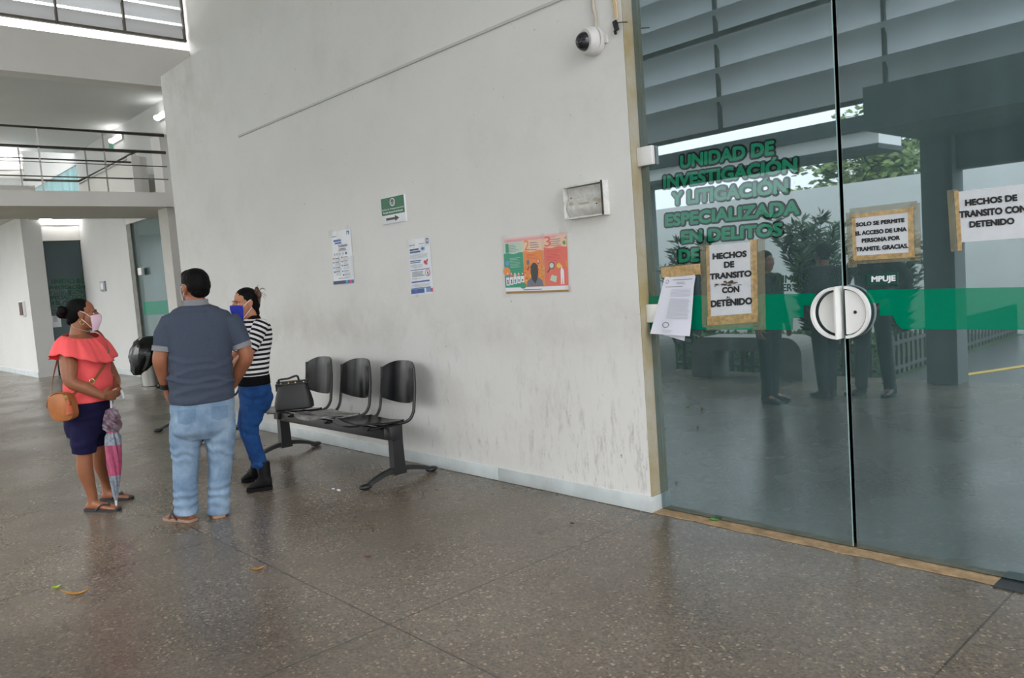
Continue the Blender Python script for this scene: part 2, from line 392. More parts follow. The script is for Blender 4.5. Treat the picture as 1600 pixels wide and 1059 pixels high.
M['white'] = mat('white_enamel', (.78,.78,.77), .35); M['edge'] = mat('glass_edge', (.30,.44,.42), .15)
M['black'] = mat('black_plastic', (.012,.012,.013), .38)
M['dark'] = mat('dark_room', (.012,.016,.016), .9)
M['tube'] = emis('lit_tube', (1,1,.98), 6.)

def slab(name, *b, m='wall', **k):
    bm = new_bm(); box(bm, *b); return struct(name, bm, M[m], **k)
# floor and outside ground
slab('floor', -34, 4, -1.62, 9.5, -.2, 0, m='floor')
# long white wall, its return and the roof over the office behind it
slab('wall_front', XL, XE, YW, YW+.16, 0, 4.285, m='wall')
slab('wall_end', XL, XL+.16, YW+.16, 4.9, 0, 4.285, m='wall')
slab('ceiling_office', XL, 1.6, YW+.16, 9.3, 4.1, 4.285, m='wall2')
slab('wall_upper', -12.2, 4, 4.86, 5.06, 4.285, 6.7, m='wall2')
slab('wall_over_door', XE, 4, YW, YW+.16, 3.35, 4.285, m='wall')
slab('wall_right', .55, 4, YW, YW+.16, 0, 3.35, m='wall')
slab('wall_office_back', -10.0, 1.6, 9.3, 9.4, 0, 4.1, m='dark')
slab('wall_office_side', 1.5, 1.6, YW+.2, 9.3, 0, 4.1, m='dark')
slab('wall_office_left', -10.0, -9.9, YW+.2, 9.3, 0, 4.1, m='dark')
slab('ceiling', -12.3, 4, -1.75, 5.06, 6.7, 6.9, m='ceil')
# skirting, with its return into the door reveal
def skirt():
    bm = new_bm(); xs = [XL, -8.9, -7.1, -5.6, -4.35, XE+.008]
    for a, b in zip(xs, xs[1:]): box(bm, a+.0015, b-.0015, YW-.012, YW-.0005, .002, .10, bev=.003)
    box(bm, XE+.0005, XE+.012, YW-.012, YG+.02, .002, .10, bev=.003)
    return struct('baseboard_front', bm, M['skirt'], smooth=True)
skirt()
bm = new_bm(); box(bm, XE+.001, XE+.006, YW+.002, YW+.158, .101, 3.35); struct('trim_1', bm, M['reveal'])
# sandy threshold below the glass and the steel cover of the floor spring
bm = new_bm(); rs = []
for i in range(41):
    x = XE+.01+(1.87)*i/40; w = .018*noise.noise(Vector((x*7, 0, 0)))
    rs.append([(x, 3.745+w, .0005), (x, 3.745+w, .005), (x, 3.9, .008), (x, 3.9, .0005)])
rings(bm, rs); struct('trim_2', bm, M['thresh'])
bm = new_bm(); box(bm, -1.10, -.55, 3.72, 3.92, .0005, .007, bev=.002); struct('trim_3', bm, mat('dull_steel_plate', (.05,.055,.058), .45, .5))

# ---- the two tall glass doors
def gp(px, py, lift=0.): p = ony(px, py, YG); p.y -= lift; return p
GAP0, GAP1 = -1.758, -1.738
def door(name, x0, x1):
    bm = new_bm(); box(bm, x0, x1, YG, YG+.012, .012, 3.34, bev=.0015)
    for f in bm.faces:
        c = f.calc_center_median()
        if abs(c.x-x0) < .003 or abs(c.x-x1) < .003: f.material_index = 1
    return struct(name, bm, [M['dglass'], M['edge']])
door1 = door('door_1', XE+.045, GAP0); door2 = door('door_2', GAP1, .5)
bm = new_bm(); box(bm, XE+.008, XE+.043, YG+.004, YG+.012, .012, 3.34); struct('window_1', bm, M['dglass'])
def flat(name, pts, m, parent, lift=.0006, th=.0008):
    bm = new_bm(); poly_extrude(bm, [gp(*p, lift) for p in pts], (0,-1,0), th); return build(name, bm, m, parent, smooth=False)
flat('green_band', [(1014,462.5),(1273.5,458.5),(1273.5,476.5),(1255.5,477),(1255.5,496.5),(1238.5,497),(1238.5,515.2),(1014,514.5)], M['green'], door1)
flat('green_band', [(1354,453),(1640,447.5),(1640,515),(1411,514.2),(1402,507),(1394.5,493),(1374,493),(1374,473.5),(1354,473.5)], M['green'], door2)
# patch hinges that hold the left pane to the wall
for px, py in ((1002.5,246), (1016.5,489)):
    c = ony(px, py, YG); bm = new_bm(); box(bm, XE+.007, XE+.118, YG-.035, YG-.002, c.z-.055, c.z+.055, bev=.006)
    build('patch_hinge', bm, M['white'], door1, label='square white patch hinge')
# half-moon pulls
def half_moon(sign, parent):
    x = GAP0-.004 if sign < 0 else GAP1+.004; zc = 1.203
    def arc(r, y, n=28, sx=1.): return [(x+sign*sx*r*sin(pi*i/n), y, zc-r*cos(pi*i/n)) for i in range(n+1)]
    sx = 1. if sign < 0 else .92
    R1 = .105 if sign < 0 else .108
    bm = new_bm()
    pts = [Vector(p) for p in arc(R1, YG-(.034 if sign > 0 else .040), sx=sx)]
    rings(bm, [pts, [p+Vector((0,.026,0)) for p in pts]])
    for i in range(28): pass
    bmesh.ops.recalc_face_normals(bm, faces=bm.faces[:])
    plate = build('pull_plate', bm, M['white'], parent, label='half round white pull plate')
    bm = new_bm(); yr = YG-(.044 if sign > 0 else .082); o = arc(.128, yr, sx=sx); inn = arc(.114, yr, sx=sx)
    rings(bm, [[Vector(a), Vector(b), Vector(b)+Vector((0,.026,0)), Vector(a)+Vector((0,.026,0))] for a, b in zip(o, inn)])
    build('pull_ring', bm, M['white'], parent)
    if sign > 0:
        bm = new_bm(); lathe(bm, (GAP1+.052, YG-.0355, zc), (0,1,0), [(.0085,0),(.0085,.002)], 12); build('keyhole', bm, M['black'], plate)
    else:
        bm = new_bm(); box(bm, x-.004, x+.003, YG-.083, YG-.004, zc-.129, zc+.129); build('pull_edge', bm, M['white'], parent)
half_moon(-1, door1); half_moon(1, door2)
# lettering on the left pane: green letters with a dark outline
def lettering(rows, parent, fill, outl, conv, bold=.052, ob=.052):
    for s, bl, br, tl in rows:
        b1, b2 = new_bm(), new_bm()
        q = [conv(*bl, .0012), conv(*br, .0012), conv(*tl, .0012)]
        text_bm(b1, s, q, bold=bold, lift=.0012)
        ex = (q[1]-q[0]); ey = (q[2]-q[0]); gx = ex.normalized()*.010; gy = ey.normalized()*.010
        text_bm(b2, s, q, bold=bold, grow=.010, th=.0001)
        build('letter_outline', b2, outl, parent, smooth=False, recalc=False)
        build('lettering', b1, fill, parent, smooth=False, recalc=False)
lettering([('UNIDAD DE', (1063,264), (1210,242), (1063,243)),
  ('INVESTIGACIÓN', (1036.5,295), (1246,269), (1036.5,270)),
  ('Y LITIGACIÓN', (1050,321.5), (1232,302), (1050,295.5)),
  ('ESPECIALIZADA', (1039.5,354.5), (1250,335), (1039.5,334.5)),
  ('EN DELITOS', (1064.5,380.5), (1223,368.5), (1064.5,361)),
  ('DE', (1060.5,410.3), (1093,408.8), (1060.5,389))], door1, M['lgreen'], M['lout'], gp)
bm = new_bm(); text_bm(bm, 'PRIMERA', [gp(1205,443,.001), gp(1268,440,.001), gp(1205,431,.001)], bold=.02)
text_bm(bm, 'PUERTA', [gp(1206,456,.001), gp(1256,454,.001), gp(1206,444.5,.001)], bold=.02)
build('faded_lettering', bm, mat('faded_green', (.012,.05,.035), .6), door1, smooth=False, recalc=False)

# ---- far end of the hall: bridge, beam, louvres, upper storey
XB = -12.0
slab('trim_4', XB-1.7, XB, -1.5, 5.3, 2.885, 3.09, m='wall2')             # bridge slab
slab('trim_5', XB-.3, XB, -1.6, 5.4, 4.63, 5.2, m='wall2')                # beam below the louvres
slab('ceiling_upper', -20.3, XB-.3, -1.6, 5.31, 5.05, 5.2, m='ceil')
bm = new_bm(); box(bm, XB-.5, XB-.12, 4.33, 5.3, 0, 3.96); struct('wall_pier', bm, M['wall2'])
slab('wall_upper_side', -30, XB-.1, 5.31, 5.46, 4.8, 6.7, m='wallbright')
slab('wall_upper_low', -20.3, XB-.1, 5.31, 5.46, 3.57, 4.8, m='wallbright')
slab('ceiling_upper_light_block', -26.2, -20.3, .4, 5.46, 6.7, 6.8, m='ceil')  # unseen roof slab added to dim the bright wall beyond
slab('wall_upper_far', -26.2, -26, -6, 5.31, 0, 6.7, m='wallbright')
bm = new_bm(); box(bm, -26, -20.32, 5.34, 5.36, 3.58, 4.79); struct('window_2', bm, M['tealglass'])
# parapet beside the stair void, with end pier
slab('trim_6', -17.0, -13.62, 4.46, 4.62, 3.24, 3.88, m='wall2')
slab('trim_10', -13.66, -13.45, onx(203,260,-13.5).y+.02, onx(217,260,-13.5).y, 3.0, onx(210,243,-13.5).z, m='wall2')
slab('trim_7', -17.15, -17.0, 2.9, 3.7, 3.3, 3.84, m='wall2')
# ground floor beyond the bridge
slab('ceiling_light_block', -34, -18.5, 1.2, 4.64, 3.6, 3.7, m='ceil')  # hidden slab added to hold sky light off the far left walls
slab('wall_passage', -20.7, -16.95, 5.22, 5.4, 0, 3.56, m='wallbright')
slab('wall_over_glass', -16.95, XL, 5.22, 5.4, 3.09, 3.56, m='wall2')
slab('wall_far_left', -34, -20.2, 4.03, 4.2, 0, 3.6, m='wallbright')
slab('wall_far_return', -20.28, -20.2, 4.2, 4.42, 0, 3.52, m='wallbright')
slab('wall_far_door', -20.48, -20.3, 4.2, 5.4, 3.06, 3.52, m='wall2')
slab('ceiling_far', -22, XB-1.7, 4.64, 5.4, 3.52, 3.6, m='ceil')

for n, b in dict(baseboard_passage=(-20.3,-16.95,5.205,5.2195,.002,.12), baseboard_far=(-34,-20.2,4.015,4.0295,.002,.12)).items(): slab(n, *b, m='skirt')
bm = new_bm(); box(bm, -20.42, -20.36, 4.43, 5.21, .01, 3.055); door3 = struct('door_3', bm, M['farglass'])
slab('wall_light_block', -20.75, -20.7, 4.2, 5.4, 0, 3.52, m='dark'); slab('wall_light_block_side', -20.7, -20.48, 4.3, 4.40, 0, 3.06, m='dark')  # black box added behind the far door to stop light leaking in
def fp(px, py, l=.0): p = onx(px, py, -20.36); p.x += l; return p
for s, a in (('UNIDAD DE', (80,131,444,436)), ('INVESTIGACIÓN', (72,133,452.5,445)), ('Y LITIGACIÓN', (77,129,460.5,453)), ('ESPECIALIZADA', (73,134,468.5,462)), ('EN EL COMBATE', (74,136,477,470)), ('CO', (80,92,491,484))):
    bm = new_bm(); text_bm(bm, s, [fp(a[0],a[2],.001), fp(a[1],a[2]-1.5,.001), fp(a[0],a[3],.001)], bold=.04)
    build('lettering', bm, M['dgreen'], door3, smooth=False, recalc=False)
# side glass beyond the wall's end
bm = new_bm(); box(bm, -16.93, -12.4, 5.25, 5.262, .02, 3.09); door4 = struct('door_4', bm, M['midglass'])
bm = new_bm(); box(bm, -16.95, -16.70, 5.215, 5.245, 0, 3.09, ); build('door_post', bm, mat('grey_post', (.20,.20,.18), .6, var=.3), door4, smooth=False)
bm = new_bm(); box(bm, -16.5, -12.5, 5.244, 5.247, 1.26, 1.52); build('green_band', bm, M['green'], door4, smooth=False)
bm = new_bm(); c = ony(221, 424, 5.2); box(bm, c.x-.1, c.x+.1, 5.16, 5.2149, c.z-.07, c.z+.07, bev=.008); build('patch_hinge', bm, M['white'], door4)
# room beyond the side glass with its barred window to daylight
XR = -21.5
def pane(a, c): q0, q1 = onx(a[0],a[1],XR), onx(c[0],c[1],XR); return min(q0.y,q1.y), max(q0.y,q1.y), min(q0.z,q1.z), max(q0.z,q1.z)
holes = [pane((231,350), (259,392)), pane((237,428), (257,476))]
bm = new_bm(); zz = 0
for y0, y1, z0, z1 in sorted(holes, key=lambda h: h[2]):
    box(bm, XR-.15, XR, 5.4, 9.4, zz, z0); box(bm, XR-.15, XR, 5.4, y0, z0, z1); box(bm, XR-.15, XR, y1, 9.4, z0, z1); zz = z1
box(bm, XR-.15, XR, 5.4, 9.4, zz, 4.3); struct('wall_side_room', bm, M['wallbright'])
slab('wall_side_room_back', XR, -10, 9.3, 9.4, 0, 4.3, m='wallbright'); slab('ceiling_side_room', XR, -10.3, 5.4, 9.4, 4.3, 4.4, m='ceil')
bm = new_bm(); y0, y1, z0, z1 = holes[0]
for i in range(1, 8): box(bm, XR-.04, XR-.01, y0, y1, z0+(z1-z0)*i/8-.02, z0+(z1-z0)*i/8+.02)
box(bm, XR-.05, XR, (y0+y1)/2-.05, (y0+y1)/2+.05, z0, z1); struct('window_3', bm, M['frame'])
bm = new_bm(); y0, y1, z0, z1 = holes[1]
for i in range(5): box(bm, XR-.05, XR-.02, y0+(y1-y0)*(.35+.15*i)-.015, y0+(y1-y0)*(.35+.15*i)+.015, z0, z0+.45)
box(bm, XR-.05, XR-.02, y0+(y1-y0)*.3, y1, z0+.36, z0+.41); struct('window_6', bm, M['frame'])

# ---- louvre screens
def louvres(name, a, b, z0, z1, pitch, out, mull, fill=.9, fw=.012):
    """slatted screen between a and b (x, y); out = outward direction"""
    a = Vector((a[0],a[1],0)); b = Vector((b[0],b[1],0)); d = (b-a).normalized(); out = Vector(out)
    root = bpy.data.objects.new(name, None); COL.objects.link(root); root.location = (a.x, a.y, z0); BASE[root.name] = Vector((a.x, a.y, z0)); root['kind'] = 'structure'
    bm = new_bm(); z = z0
    while z < z1-.05:
        prof = []
        for i in range(7):
            t = i/6; s = t-.5
            prof.append((out*((.05-.13*t if fill < .8 else .11-.25*t)+.03*sin(pi*t)), z+.045+t*(pitch*fill)))
        ring = [Vector((p.x, p.y, h)) for p, h in prof] + [Vector((p.x, p.y, h))+out*.006 for p, h in reversed(prof)]
        rings(bm, [[a+q for q in ring], [b+q for q in ring]])
        z += pitch
    build('slats', bm, M['slat2' if fill < .8 else 'slat'], root)
    bm = new_bm()
    ln = (b-a).length
    for m_ in mull:
        c = a+d*m_; obox(bm, c+Vector((0,0,(z0+z1)/2))-out*.06, d, out, (0,0,1), fw, .03, (z1-z0)/2)
    obox(bm, (a+b)/2+Vector((0,0,z0+.0))-out*.05, d, out, (0,0,1), ln/2, .03, fw*1.4)
    build('frame', bm, M['frame'], root, smooth=False)
    return root
ya = onx(289,67,XB).y
louvres('window_4', (XB,-1.5), (XB,ya), onx(289,66,XB).z, 6.7, .235, (-1,0,0), [ya+1.5-i*(onx(195,56,XB).y-onx(90,47,XB).y) for i in range(1,7)]+[.02, ya+1.5-.02], fill=.66)
louvres('window_5', (-12,-1.55), (4,-1.55), 3.17, 6.7, .362, (0,-1,0), [12-5.72+2.09*i for i in range(-2,5)], fill=1.03, fw=.018)
bm = new_bm(); box(bm, -12, 4, -1.49, -1.44, 4.34, 4.40); struct('trim_8', bm, M['frame'])
# columns and deep lintel on the open side
slab('wall_column', -3.26, -2.95, -1.7, -1.38, 0, 3.14, m='concrete')
slab('wall_column_left', -9.6, -9.28, -1.7, -1.38, 0, 3.14, m='concrete')
slab('wall_column_far', -15.9, -15.58, -1.7, -1.38, 0, 4.6, m='concrete')
slab('wall_lintel', -3.26, 4, -1.7, -1.5, 2.27, 3.14, m='concrete')
slab('ceiling_low', -3.26, 4, -1.5, -.02, 2.62, 3.02, m='concrete')
# ================================================================== THINGS IN THE ROOM
PRINT = {}
def pm(name, col, rough=.45): 
    if name not in PRINT: PRINT[name] = mat(name, col, rough)
    return PRINT[name]
pm('paper', srgb(226,229,234)); pm('ink', srgb(25,25,28)); pm('grey_ink', srgb(120,126,138)); pm('light_ink', srgb(186,190,197))
pm('blue', srgb(32,84,158)); pm('navy', srgb(34,44,96)); pm('red', srgb(206,52,78)); pm('teal', srgb(52,150,120)); pm('orange', srgb(228,138,70))
pm('coral', srgb(226,112,96)); pm('pale_green', srgb(186,208,190)); pm('pale_peach', srgb(234,196,172)); pm('pale_pink', srgb(232,190,184)); pm('yellow', srgb(224,196,70))
pm('charcoal', srgb(62,62,66)); pm('slate', srgb(112,116,128)); pm('pink', srgb(216,110,150)); pm('leafgreen', srgb(90,160,70)); pm('skyblue', srgb(90,150,200)); pm('ochre', srgb(160,124,64))
M['tape'] = tape_mat('brown_tape', srgb(222,186,128), .35); M['ctape'] = tape_mat('clear_tape', srgb(225,226,224), .86); M['oldtape'] = tape_mat('faded_tape', srgb(176,170,140), .6)

class Flat:
    """a sheet on a plane; local u (right) and v (up) from 0 to 1, built where it hangs"""
    def __init__(s, tl, tr, bl, n=(0,-1,0), br=None):
        s.tl, s.tr, s.bl = Vector(tl), Vector(tr), Vector(bl); s.n = Vector(n).normalized()
        s.br = Vector(br) if br is not None else s.tr+s.bl-s.tl
    def p(s, u, v, l=0.):
        top = s.tl.lerp(s.tr, u); bot = s.bl.lerp(s.br, u); return bot.lerp(top, v)+s.n*l
    def sheet(s, bm, l=.002, th=.0008, wave=.0, n=10, mi=0, seed=0):
        g = [[s.p(i/n, j/n, l+wave*(.5+.5*sin(i/n*7+seed)*cos(j/n*5+seed*2))) for i in range(n+1)] for j in range(n+1)]
        f = [[bm.verts.new(q) for q in r] for r in g]; b = [[bm.verts.new(q-s.n*th) for q in r] for r in g]
        for j in range(n):
            for i in range(n):
                bm.faces.new((f[j][i], f[j][i+1], f[j+1][i+1], f[j+1][i])).material_index = mi
                bm.faces.new((b[j][i], b[j+1][i], b[j+1][i+1], b[j][i+1])).material_index = mi
        rim = [(0,i) for i in range(n)]+[(j,n) for j in range(n)]+[(n,n-i) for i in range(n)]+[(n-j,0) for j in range(n)]
        for k in range(len(rim)):
            a, c = rim[k], rim[(k+1) % len(rim)]
            bm.faces.new((f[a[0]][a[1]], b[a[0]][a[1]], b[c[0]][c[1]], f[c[0]][c[1]])).material_index = mi
    def patch(s, bm, u0, u1, v0, v1, mi, l=.0035):
        f = bm.faces.new([bm.verts.new(s.p(u, v, l)) for u, v in ((u0,v0),(u1,v0),(u1,v1),(u0,v1))]); f.material_index = mi
    def shape(s, bm, pts, mi, l=.0037):
        f = bm.faces.new([bm.verts.new(s.p(u, v, l)) for u, v in pts]); f.material_index = mi
    def disc(s, bm, u, v, ru, rv, mi, l=.0037, n=20):
        s.shape(bm, [(u+ru*cos(2*pi*i/n), v+rv*sin(2*pi*i/n)) for i in range(n)], mi, l)
    def bars(s, bm, u0, u1, v0, v1, n, mi, l=.0037, fill=.5, ragged=.25):
        h = (v1-v0)/n
        for i in range(n): s.patch(bm, u0, u1-(u1-u0)*ragged*random.random(), v0+i*h, v0+i*h+h*fill, mi, l)
    def text(s, bm, t, u0, u1, v0, v1, mi, l=.003, bold=.0):
        text_bm(bm, t, [s.p(u0,v0,l), s.p(u1,v0,l), s.p(u0,v1,l)], bold=bold, mi=mi)
def strips(F, r, name, m, qs, l):
    for q in qs:
        bm = new_bm(); F.patch(bm, *q, 0, l); build(name, bm, m, r, smooth=False)
def mats_of(*names): return [PRINT[n] for n in names]
def wp(px, py): return ony(px, py, YW)

# ---- green direction sign
def direction_sign():
    tl, tr, bl, br = wp(597,310), wp(634,303.5), wp(599.5,351.5), wp(636,345)
    x0, x1, z1, z0 = (tl.x+bl.x)/2, (tr.x+br.x)/2, (tl.z+tr.z)/2, (bl.z+br.z)/2
    r = empty('direction_sign', (x0, YW, z0), 'small green and white direction sign with an arrow, screwed to the white wall', 'sign')
    F = Flat((x0,YW,z1), (x1,YW,z1), (x0,YW,z0))
    bm = new_bm(); box(bm, x0, x1, YW-.014, YW-.0005, z0, z1, bev=.0015); build('panel', bm, PRINT['paper'], r)
    bm = new_bm(); F.patch(bm, .015, .985, .33, .985, 0, .0148); build('green_field', bm, mat('sign_green', srgb(34,104,66), .5), r, smooth=False)
    for t, q in (('Unidad de Transparencia de la', (.04,.96,.505,.575)), ('Fiscalía General del Estado', (.08,.92,.395,.47))):
        bm = new_bm(); F.text(bm, t, *q, 0, .0152, bold=.02); build('lettering', bm, PRINT['paper'], r, smooth=False, recalc=False)
    bm = new_bm(); F.disc(bm, .5, .79, .11, .15, 0, .0152, 28); F.disc(bm, .5, .79, .085, .12, 1, .0156, 28); F.disc(bm, .5, .78, .05, .075, 0, .016, 6)
    F.shape(bm, [(.46,.84),(.5,.9),(.54,.84),(.52,.72),(.48,.72)], 2, .0164); build('crest', bm, mats_of('paper','slate','charcoal'), r, smooth=False)
    bm = new_bm(); F.shape(bm, [(.18,.13),(.56,.13),(.56,.06),(.74,.175),(.56,.29),(.56,.22),(.18,.22)], 0, .0152); build('arrow', bm, PRINT['ink'], r, smooth=False)
direction_sign()

# ---- two narrow leaflets and the wide poster
def poster_frame(a, b, c, d):
    return [wp(*a), wp(*b), wp(*c), wp(*d)]
tl, tr, bl, br = poster_frame((518.5,362.5), (548,357), (522,444.5), (554,441.5))
def leaflet_inclusion():
    r = empty('wall_leaflet', bl, 'left of two narrow white wall leaflets, with a purple heading and grey text', 'poster')
    F = Flat(tl, tr, bl, br=br)
    bm = new_bm(); F.sheet(bm, wave=.003, seed=1); build('sheet', bm, PRINT['paper'], r)
    bm = new_bm(); l = .0062
    F.patch(bm, .80, .93, .90, .97, 0, l); F.patch(bm, .84, .89, .90, .945, 5, l+.0004)
    F.bars(bm, .02, .28, .895, .925, 1, 2, l); F.bars(bm, .10, .48, .80, .85, 1, 0, l, .8, .05); F.bars(bm, .16, .50, .755, .795, 1, 0, l, .8, .05)
    F.bars(bm, .36, .74, .625, .675, 2, 1, l, .45, .2)
    for k, u in enumerate((.08,.20,.34,.50,.66)): F.disc(bm, u+.05, .565, .045, .026, 0 if k == 4 else 4, l, 14)
    for k, (u, v, c) in enumerate(((.04,.475,6),(.46,.48,6),(.03,.40,7),(.46,.405,6),(.04,.30,7),(.46,.325,7),(.06,.22,1),(.46,.22,7),(.50,.15,1))):
        F.patch(bm, u, u+.07, v, v+.028, c, l); F.bars(bm, u+.1, u+.34, v+.01, v+.03, 1, 3, l, .55, .2); F.bars(bm, u+.1, u+.42, v-.055, v+.005, 3, 4, l, .5, .3)
    F.bars(bm, .28, .76, .098, .112, 1, 2, l, .8, .0)
    F.patch(bm, .0, .62, .0, .062, 1, l); F.patch(bm, .62, 1., .0, .062, 0, l); F.patch(bm, .62, .72, .015, .06, 7, l+.0004); F.patch(bm, .80, .90, .0, .05, 6, l+.0004)
    build('print', bm, mats_of('blue','navy','grey_ink','ink','light_ink','paper','red','skyblue'), r, smooth=False)
    bm = new_bm(); F.text(bm, 'inclusión', .36, .80, .69, .745, 0, .0064, bold=.01); build('heading', bm, PRINT['navy'], r, smooth=False, recalc=False)
    bm = new_bm()
    bm.free(); strips(F, r, 'tape', M['ctape'], ((.28,.40,.25,1.05),(-.14,.10,.90,1.04),(.78,.92,.95,1.08),(.9,1.06,.02,.5)), .0072)
leaflet_inclusion()
tl, tr, bl, br = poster_frame((638.5,375), (671.5,370), (643.5,462), (678,458))
def leaflet_virus():
    r = empty('wall_leaflet', bl, 'right of two narrow white wall leaflets, with blue headings and a red blot', 'poster')
    F = Flat(tl, tr, bl, br=br)
    bm = new_bm(); F.sheet(bm, wave=.003, seed=3); build('sheet', bm, PRINT['paper'], r)
    bm = new_bm(); l = .0062
    F.patch(bm, .83, .95, .895, .985, 0, l); F.patch(bm, .87, .92, .92, .965, 5, l+.0004)
    F.bars(bm, .04, .38, .89, .92, 1, 2, l); F.bars(bm, .50, .8, .90, .92, 1, 6, l, .4)
    F.bars(bm, .05, .48, .80, .835, 1, 1, l, .85, .05); F.bars(bm, .05, .56, .755, .79, 1, 0, l, .9, .05)
    F.disc(bm, .66, .815, .075, .03, 7, l); F.disc(bm, .66, .815, .04, .018, 0, l+.0004)
    for k in range(8): a = k*pi/4; F.disc(bm, .66+.105*cos(a), .815+.045*sin(a), .014, .007, 7, l, 8)
    F.bars(bm, .03, .92, .655, .735, 4, 4, l, .5, .1)
    F.bars(bm, .05, .56, .575, .635, 2, 0, l, .55, .1); F.bars(bm, .05, .64, .49, .555, 3, 4, l, .55, .15)
    F.shape(bm, [(.66,.57),(.72,.61),(.78,.585),(.85,.63),(.87,.60),(.80,.565),(.84,.53),(.76,.52),(.70,.545)], 6, l)
    F.bars(bm, .04, .92, .445, .465, 1, 0, l, .6, .0); F.bars(bm, .10, .68, .335, .43, 4, 2, l, .5, .2)
    F.disc(bm, .82, .375, .115, .06, 6, l); F.disc(bm, .82, .375, .09, .047, 5, l+.0004); F.shape(bm, [(.79,.40),(.84,.395),(.86,.34),(.82,.335)], 3, l+.0008)
    F.bars(bm, .08, .66, .29, .315, 1, 4, l); F.bars(bm, .06, .88, .225, .26, 1, 0, l, .7, .0); F.bars(bm, .05, .93, .15, .20, 3, 4, l, .5, .1)
    F.bars(bm, .02, .92, .115, .135, 1, 0, l, .7, .0); F.patch(bm, .01, .62, .03, .11, 0, l); F.patch(bm, .7, .9, .035, .115, 7, l); F.patch(bm, .9, .99, .03, .10, 6, l)
    build('print', bm, mats_of('blue','navy','grey_ink','ink','light_ink','paper','red','skyblue'), r, smooth=False)
    bm = new_bm()
    bm.free(); strips(F, r, 'tape', M['ctape'], ((.2,.32,-.04,1.0),(-.06,.16,.86,1.0),(.78,.98,.86,1.02)), .0072)
leaflet_virus()
tl, tr, bl, br = poster_frame((786.5,373), (885.5,362.5), (791.5,458.5), (889.5,455.5))
def search_poster():
    r = empty('wall_poster', bl, 'wide green, orange and coral poster in three numbered columns taped to the wall', 'poster')
    F = Flat(tl, tr, bl, br=br)
    bm = new_bm(); F.sheet(bm, wave=.003, seed=5); build('sheet', bm, PRINT['pale_pink'], r)
    l = .0060
    names = ('teal','orange','coral','pale_green','pale_peach','paper','charcoal','slate','ochre','pink','yellow','skyblue','leafgreen','red','grey_ink','navy')
    I = {n: i for i, n in enumerate(names)}
    bm = new_bm()
    def wavy(u0, u1, v0, v1, mi, ph):
        top = [(u0+(u1-u0)*i/10, v1+.012*sin(i*.9+ph)) for i in range(11)]
        F.shape(bm, [(u0,v0),(u1,v0)]+top[::-1], mi, l)
    F.patch(bm, .0, .322, .70, .92, I['pale_green'], l-.0003); F.patch(bm, .322, .655, .70, .95, I['pale_peach'], l-.0003); F.patch(bm, .655, 1., .74, .95, I['pale_peach'], l-.0003)
    wavy(.0, .322, .105, .72, I['teal'], 0); wavy(.322, .655, .105, .73, I['orange'], 1); wavy(.655, 1., .105, .77, I['coral'], 2)
    F.patch(bm, 0, 1, .035, .105, I['paper'], l); F.patch(bm, 0, 1, 0, .034, I['ochre'], l); F.bars(bm, .30, .68, .05, .09, 1, I['grey_ink'], l+.0004, .4)
    F.bars(bm, .02, .92, .935, .975, 2, I['pink'], l+.0003, .35, .1)
    build('colour_fields', bm, mats_of(*names), r, smooth=False)
    bm = new_bm(); l2 = l+.0007
    for u0, u1, v0, v1, n in ((.09,.26,.745,.89,5),(.44,.60,.75,.91,4),(.76,.92,.79,.93,4)): F.bars(bm, u0, u1, v0, v1, n, I['grey_ink'], l2, .3, .4)
    F.bars(bm, .10, .28, .47, .66, 7, I['pale_green'], l2, .18, .3); F.bars(bm, .38, .58, .60, .70, 4, I['red'], l2, .2, .3); F.bars(bm, .69, .92, .54, .74, 8, I['red'], l2, .2, .3)
    F.disc(bm, .058, .55, .035, .05, I['skyblue'], l2); F.disc(bm, .04, .40, .06, .08, I['orange'], l2); F.disc(bm, .30, .13, .055, .05, I['teal'], l2+.0002)
    for k, c in enumerate(('skyblue','coral','pale_green','pink','navy')):          # row of people holding pictures
        u = .05+.062*k; F.disc(bm, u, .36-.004*k, .013, .02, I['pale_peach'], l2+.0004, 12); F.patch(bm, u-.02, u+.02, .27, .345, I[c], l2+.0002)
        F.patch(bm, u-.027, u+.027, .145+.012*k, .29+.005*k, I['paper'], l2+.0006); F.disc(bm, u, .235, .011, .018, I['charcoal'], l2+.0009, 10); F.patch(bm, u-.012, u+.012, .165+.012*k, .215, I['slate'], l2+.0009)
    random.seed(5)
    for k in range(46):
        u, v = random.uniform(.34,.64), random.uniform(.14,.47); F.disc(bm, u, v, random.uniform(.006,.016), random.uniform(.008,.02), I['red'] if k % 3 == 0 else I['yellow'], l2, 9)
    F.patch(bm, .375, .42, .50, .58, I['slate'], l2); F.disc(bm, .56, .545, .022, .045, I['red'], l2); F.disc(bm, .56, .55, .013, .03, I['pale_peach'], l2+.0003)
    F.shape(bm, [(.36,.11),(.38,.22),(.44,.26),(.56,.26),(.61,.22),(.63,.11)], I['slate'], l2+.0006)
    F.shape(bm, [(.445,.25),(.435,.36),(.44,.47),(.47,.52),(.515,.525),(.55,.48),(.555,.36),(.54,.25),(.50,.16)], I['charcoal'], l2+.0010)
    F.disc(bm, .765, .46, .045, .06, I['charcoal'], l2); F.disc(bm, .765, .46, .034, .047, I['pale_green'], l2+.0003); F.shape(bm, [(.735,.415),(.745,.40),(.70,.335),(.69,.35)], I['charcoal'], l2)
    F.shape(bm, [(.73,.21),(.76,.30),(.84,.27),(.82,.165)], I['pale_green'], l2); F.disc(bm, .875, .45, .035, .042, I['yellow'], l2)
    F.disc(bm, .912, .43, .012, .02, I['pale_peach'], l2+.0003, 12)
    F.shape(bm, [(.893,.13),(.895,.36),(.905,.41),(.925,.41),(.945,.36),(.945,.13),(.925,.13),(.919,.26),(.912,.13)], I['paper'], l2+.0003)
